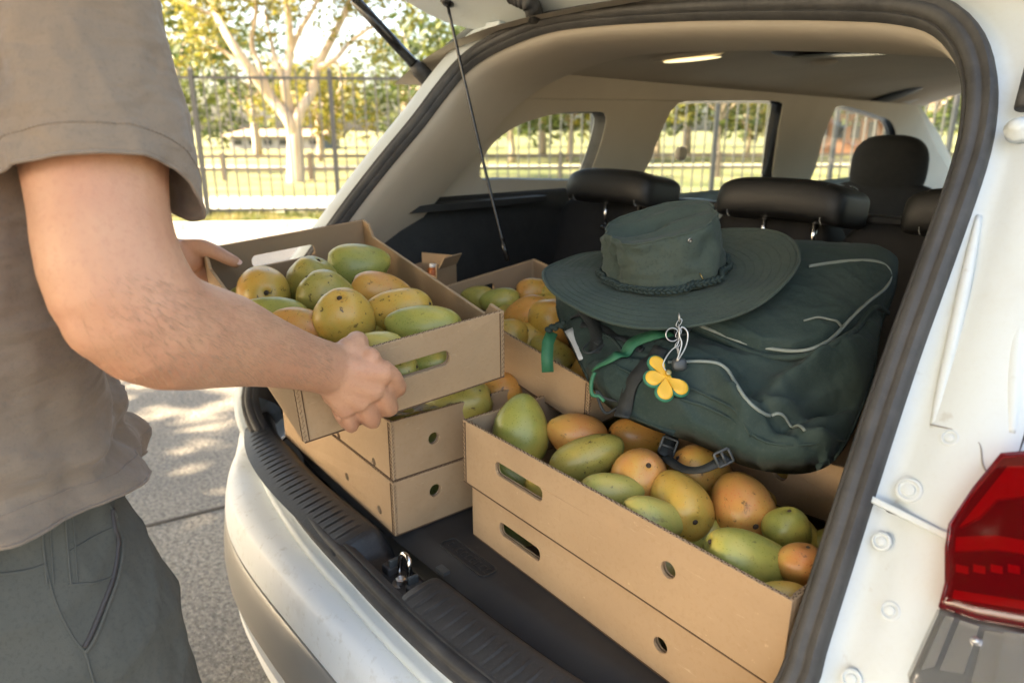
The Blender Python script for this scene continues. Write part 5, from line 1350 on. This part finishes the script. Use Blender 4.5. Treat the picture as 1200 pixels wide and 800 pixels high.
# palm: two broad wedges from the wrist to the knuckles
for a,b,ra,rb in ((W_R,mcp[0],.027,.0165),(W_R,mcp[1],.029,.0175),(W_R,mcp[2],.028,.0165),(W_R,mcp[3],.025,.0145)):
    vol.append(tube(cr([a+ (a-b)*.1,a.lerp(b,.35),a.lerp(b,.7),b],12),[ra+(rb-ra)*i/11 for i in range(12)],14))
vol.append(blob(hpt(398,428,.042),(.05,.05,.045),(H.I,H.J,H.U),2.4)); vol.append(blob(hpt(385,442,.034),(.045,.04,.05),(H.I,H.J,H.U),2.4))
# tendons and veins just proud of the skin
for k in range(4): vol.append(tube(cr([W_R.lerp(mcp[k],.15)-H.J*.016,W_R.lerp(mcp[k],.55)-H.J*.0165,mcp[k]-H.J*.0085],10),.0042,8))
for pts in (((200,372,.050),(240,388,.050),(285,392,.046),(330,402,.039),(362,408,.034)),((180,410,.050),(225,420,.048),(275,424,.042),(320,424,.037)),((240,388,.050),(262,372,.047),(300,380,.043))):
    q_=[]
    for x,y,o_ in pts:
        t_=(x-132)/(366-132); c_=E_R.lerp(W_R,max(0,min(1,t_))); d_=depth(c_)-o_*.985; q_.append(atd(x,y,d_))
    vol.append(tube(cr(q_,20),.0034,8))
# thumb: over the rim to the inside
th=[W_R+V((0,0,.006)),hpt(396,402,.034),hpt(411,394,.022),H.P(.088,-.004,.018),H.P(.100,.018,.004),H.P(.108,.024,-.016)]
vol.append(fing(th,.0185,.0105,18)); vol.append(blob(hpt(400,400,.030),(.040,.034,.036),AX,2.1)); vol.append(blob(hpt(417,403,.048),(.034,.028,.030),AX,2.1))
# ---- left hand at the far corner: thumb inside the wall, fingers outside
def lp(x,y,d): return atd(x,y,Dh+d)
for a,b,ra,rb in ((W_L,lp(228,297,.0),.030,.024),(W_L,lp(222,312,.01),.030,.024),(W_L,lp(214,290,-.01),.03,.024)): vol.append(tube(cr([a,a.lerp(b,.5),b],8),[ra+(rb-ra)*i/7 for i in range(8)],14))
vol.append(blob(lp(219,300,0),(.068,.060,.062),AX,2.3))
vol.append(fing([lp(208,292,-.01),lp(232,290,-.015),lp(249,294,-.02),lp(265,302,-.015),lp(281,310,-.004)],.0185,.0108,18))
for k in range(4):
    o=k*.019; vol.append(fing([lp(218,302+k*5,.01),H.P(-.012,H.l+.012,-.025-o*.9),H.P(.03,H.l+.017,-.03-o),H.P(.062,H.l+.013,-.03-o)],.0125,.009,12))
vs,fs=join(*vol)
tmp=bpy.data.objects.new('body',mesh('body',vs,fs)); COL.objects.link(tmp)
md=tmp.modifiers.new('r','REMESH'); md.mode='VOXEL'; md.voxel_size=.0034; md.use_smooth_shade=True
md=tmp.modifiers.new('s','SMOOTH'); md.factor=.55; md.iterations=4
dg=bpy.context.evaluated_depsgraph_get(); me=bpy.data.meshes.new_from_object(tmp.evaluated_get(dg)); me.name='body'
bpy.data.objects.remove(tmp)
# fine relief: tendons, wrist and knuckle creases
I=pmat(man).inverted()
import numpy as np
for v in me.vertices: v.co=I@v.co
body=new('body',me,man,'skin')
for p in me.polygons: p.use_smooth=True
bvh_body=BVHTree.FromPolygons([man.location+v.co for v in me.vertices],[tuple(p.vertices) for p in me.polygons])
# thumb nail of the left hand
def cast(bvh,x,y):
    d=ray(x,y); h=bvh.ray_cast(EYE,d.normalized()); return (h[0],h[1]) if h[0] is not None else (None,None)
h0,n0=cast(bvh_body,280,307)
if h0 is not None:
    d=(lp(286,312,-.004)-lp(272,305,-.01)).normalized(); e=n0.cross(d).normalized()
    part('thumb_nail',*superbox(h0-n0*.0008,(.013,.0105,.0030),(d,e,n0),2.6,16,8),'nail',body)
# short fine hairs along the right forearm and upper arm
rnd=random.Random(8); hv=[];hf=[]
for _ in range(2000):
    x=rnd.uniform(90,388); t=(x-150)/235; y=rnd.uniform(318+max(0,t)*62,448)
    if rnd.random()>(x-70)/170: continue
    p,n=cast(bvh_body,x,y)
    if p is None or depth(p)>1.0: continue
    if noise.noise(V((x*.03,y*.05,0)))<-.42: continue
    al=(W_R-E_R).normalized(); d=(al*.8+n*.45+V((0,0,-.5))+V((rnd.uniform(-.3,.3),rnd.uniform(-.3,.3),rnd.uniform(-.3,.3)))).normalized(); L=rnd.uniform(.005,.011); w_=.00013
    s_=d.cross(n).normalized()*w_; m_=p+d*L*.5+n*.0007; e_=p+d*L+al*.001-n*.0004; k=len(hv); hv+=[p-s_,p+s_,m_+s_,m_-s_,e_]; hf+=[(k,k+1,k+2,k+3),(k+3,k+2,k+4)]
o=part('arm_hair',hv,hf,'hair_fine',body,False); o['kind']='stuff'
hc=superbox(Hc+V((0,-.012,.022)),(.170,.200,.215),AX,2.25,36,24)
hvv=[p+ (p-Hc).normalized()*(.004*noise.noise(p*60)) for p in hc[0]]
keep=[f for f in hc[1] if all((hvv[i].z>Hc.z+.03) or (hvv[i].y<Hc.y-.0 and hvv[i].z>Hc.z-.07) for i in f)]
hr=part('hair',hvv,keep,'hair',man); m_=hr.modifiers.new('solidify','SOLIDIFY'); m_.thickness=.004
# ---------------- t-shirt
def fbm(p,o=3): 
    a=0;s=1
    for _ in range(o): a+=noise.noise(p)*s; p=p*2.03; s*=.5
    return a
TC=[(.90,-.955,.014,.205,.158),(.96,-.955,.014,.203,.158),(1.0,-.955,.012,.200,.158),(1.05,-.955,.006,.190,.148),(1.10,-.955,.002,.192,.142),(1.2,-.955,.006,.198,.145),(1.35,-.96,.010,.210,.150),(1.44,-.965,.006,.205,.135),(1.50,-.97,.0,.15,.105),(1.54,-.975,.0,.085,.078)]
def tc(z):
    for a,b in zip(TC,TC[1:]):
        if a[0]<=z<=b[0]:
            t=(z-a[0])/(b[0]-a[0]); t=t*t*(3-2*t); return [a[i]+(b[i]-a[i])*t for i in range(1,5)]
    return list(TC[0][1:] if z<TC[0][0] else TC[-1][1:])
def shirt(z,a):
    cx_,cy_,ra,rb=tc(z); ca,sa=math.cos(a),math.sin(a); f=(abs(ca)**2.5+abs(sa)**2.5)**(-1/2.5)
    p=V((cx_+ra*ca*f,cy_+rb*sa*f,z)); n=V((ca/ra,sa/rb,0)).normalized()
    low=max(0,min(1,(1.16-z)/.12)); 
    w_=z*34+1.9*noise.noise(V((ca*1.6,sa*1.6,z*3)))+.9*sa*1.2
    d=low*(.0130*(1-abs(math.sin(w_)))**1.3*(.5+noise.noise(V((ca*2,sa*2,z*6+5))))*2+.005*fbm(V((ca*3,sa*3,z*14))))
    d+=.012*fbm(V((ca*1.8+3,sa*1.8,z*5)))+.007*(1-abs(math.sin(z*21+ca*5+sa*3)))**3
    # tucked roll above the hem
    d+=.007*math.exp(-((z-1.016-.012*ca)/.018)**2)-.007*math.exp(-((z-1.045-.014*ca)/.013)**2)
    return p+n*d
rows=[]
hemz=lambda a:.990+.004*math.sin(2*a+1)+.034*math.cos(a)+.000*math.sin(a)
for i in range(150):
    t=i/149; row=[]
    for j in range(180):
        a=2*math.pi*j/180; z=hemz(a)+(1.54-hemz(a))*t; row.append(shirt(z,a))
    rows.append(row)
torso=grid(rows,closed_v=True)
# sleeves
def sleeve(S,E,n=70,seg=120,ph=0):
    ax=(E-S).normalized(); u=(V((0,1,0))-ax*ax.y).normalized(); v=ax.cross(u); L=(E-S).length
    rows=[]
    for i in range(n):
        t=i/(n-1); row=[]
        for j in range(seg):
            a=2*math.pi*j/seg; ca,sa=math.cos(a),math.sin(a)
            s_=-.085+t*(SLV+.085+.034*max(0,ca)**5)       # hem droops at the front
            r=.0735-.005*math.exp(-((t-.35)/.3)**2)+.004*t
            r+=.002*ca*t*t
            r+=.007*fbm(V((ca*1.3+ph,sa*1.3,t*2.2)))+.004*(1-abs(math.sin(a*2.5+t*3+ph)))**3*t+.004*(1-abs(math.sin(t*9+ca*3)))**3*(1-t)
            r+=.009*max(0,1-t/.6)
            if t<.22: r*=max(.02,1-(1-t/.22)**2)**.5
            # turned hem
            if t>.90: r+=.0008
            row.append(S+ax*s_+u*(r*1.0*ca)+v*(r*1.02*sa))
        rows.append(row)
    return rows
SLV=.200
sr=sleeve(S_R,E_R); sl=sleeve(S_L,E_L,ph=4)
yoke=[tube(cr([V((-.975,.0,1.505)),(V((-.975,.0,1.50))+S_*1)/2+V((0,0,-.012)),S_],14),[.060+.018*k/13 for k in range(14)],28) for S_ in (S_R,S_L)]
tee=part('t_shirt',*join(torso,yoke[0],yoke[1],grid(sr,closed_v=True),grid(sl,closed_v=True)),'tee_cloth',man)
m_=tee.modifiers.new('solidify','SOLIDIFY'); m_.thickness=.0022; m_.offset=-1
bvh_tee=BVHTree.FromPolygons([p for p in join(torso,grid(sr,closed_v=True))[0]],join(torso,grid(sr,closed_v=True))[1])
for R_,nm in ((sr,0),(sl,1)):
    for k in (63,): part('hem_stitching',*join(*[tube([R_[k][j]*1.0+ (R_[k][j]-sum(R_[k],V((0,0,0)))/120).normalized()*.0004,R_[k][(j+1)%120]+(R_[k][(j+1)%120]-sum(R_[k],V((0,0,0)))/120).normalized()*.0004],.0006,4) for j in range(120)]),'tee_cloth',tee)
    part('hem_edge',*tube([p for p in R_[-1]],.0016,6,closed=True),'tee_cloth',tee)
part('hem_edge',*tube([shirt(hemz(2*math.pi*j/180),2*math.pi*j/180) for j in range(180)],.0018,6,closed=True),'tee_cloth',tee)
part('hem_stitching',*tube([shirt(hemz(2*math.pi*j/180)+.022,2*math.pi*j/180) for j in range(180)],.0008,5,closed=True),'tee_cloth',tee)
# ---------------- shorts
def shortp(leg,z,a):
    ca,sa=math.cos(a),math.sin(a); s=leg
    k=max(0,min(1,(.80-z)/.30))
    cx_=-.955+s*(.088-.022*max(0,min(1,(z-.84)/.14))) +s*.012*k; cy_=.012+.014*k
    ra=.110+.018*k; rb=.160+.012*k
    if z>.84: t=min(1,(z-.84)/.14); ra-=.020*t; rb-=.040*t
    f=(abs(ca)**2.3+abs(sa)**2.3)**(-1/2.3)
    d=.007*fbm(V((ca*1.6+s,sa*1.6,z*5)))+.006*(1-abs(math.sin(a*2.2+z*9+s)))**3*k+.004*(1-abs(math.sin(z*30+ca*4)))**4
    return V((cx_+(ra+d)*ca*f,cy_+(rb+d)*sa*f,z))
SG=[]
for s in (-1,1):
    SG.append(grid([[shortp(s,.50+.57*i/89,2*math.pi*j/120) for j in range(120)] for i in range(90)],closed_v=True))
SG.append(superbox((-.955,.006,.90),(.14,.285,.26),AX,4,24,14))
sh=part('shorts',*join(*SG),'shorts_cloth',man); m_=sh.modifiers.new('solidify','SOLIDIFY'); m_.thickness=.0025; m_.offset=-1
bvh_sh=BVHTree.FromPolygons([p for p in join(*SG)[0]],join(*SG)[1])
def onshort(pts,n,h):
    out=[]
    for x,y in [(p.x,p.y) for p in cr([(a,b,0) for a,b in pts],n)]:
        p,nn=cast(bvh_sh,x,y)
        if p is not None: out.append((p+nn*h if nn.dot(HD)<0 else p-nn*h,nn if nn.dot(HD)<0 else -nn))
    return out
def seam(pts,r,m,name,n=50,h=.0004,flat=None):
    q=onshort(pts,n,h)
    if len(q)>3: part(name,*tube([a for a,b in q],r,6,ry=flat or r),m,sh)
seam([(128,590),(138,612),(143,640),(138,675),(126,710),(112,745),(100,764)],.0024,'shorts_cloth','pocket_welt',60,.001)
seam([(131,596),(134,615),(138,640),(133,675),(121,708),(108,740),(99,758)],.0032,'shoe','pocket_gap',60,-.0006)
seam([(100,764),(85,745),(68,712),(58,680),(52,650),(48,610)],.0011,'seam_thread','pocket_stitching',60)
seam([(0,672),(30,668),(55,660)],.0014,'seam_thread','waistband_stitching')
seam([(80,684),(110,682),(136,674)],.0011,'seam_thread','pocket_facing')
seam([(82,645),(110,628),(132,618)],.0009,'seam_thread','pocket_facing')
for x in (48,76): 
    seam([(x,600),(x+3,640),(x+7,684)],.0013,'seam_thread','belt_loop')
    seam([(x+9,600),(x+12,640),(x+15,684)],.0009,'seam_thread','belt_loop')
seam([(100,764),(106,785),(112,805)],.0014,'seam_thread','side_seam')
for s,hx in ((-1,-1.05),(1,-.86)):
    part('shoe',*superbox((hx+s*.025,.03,.045),(.105,.29,.09),AX,3,28,14),'shoe',man)
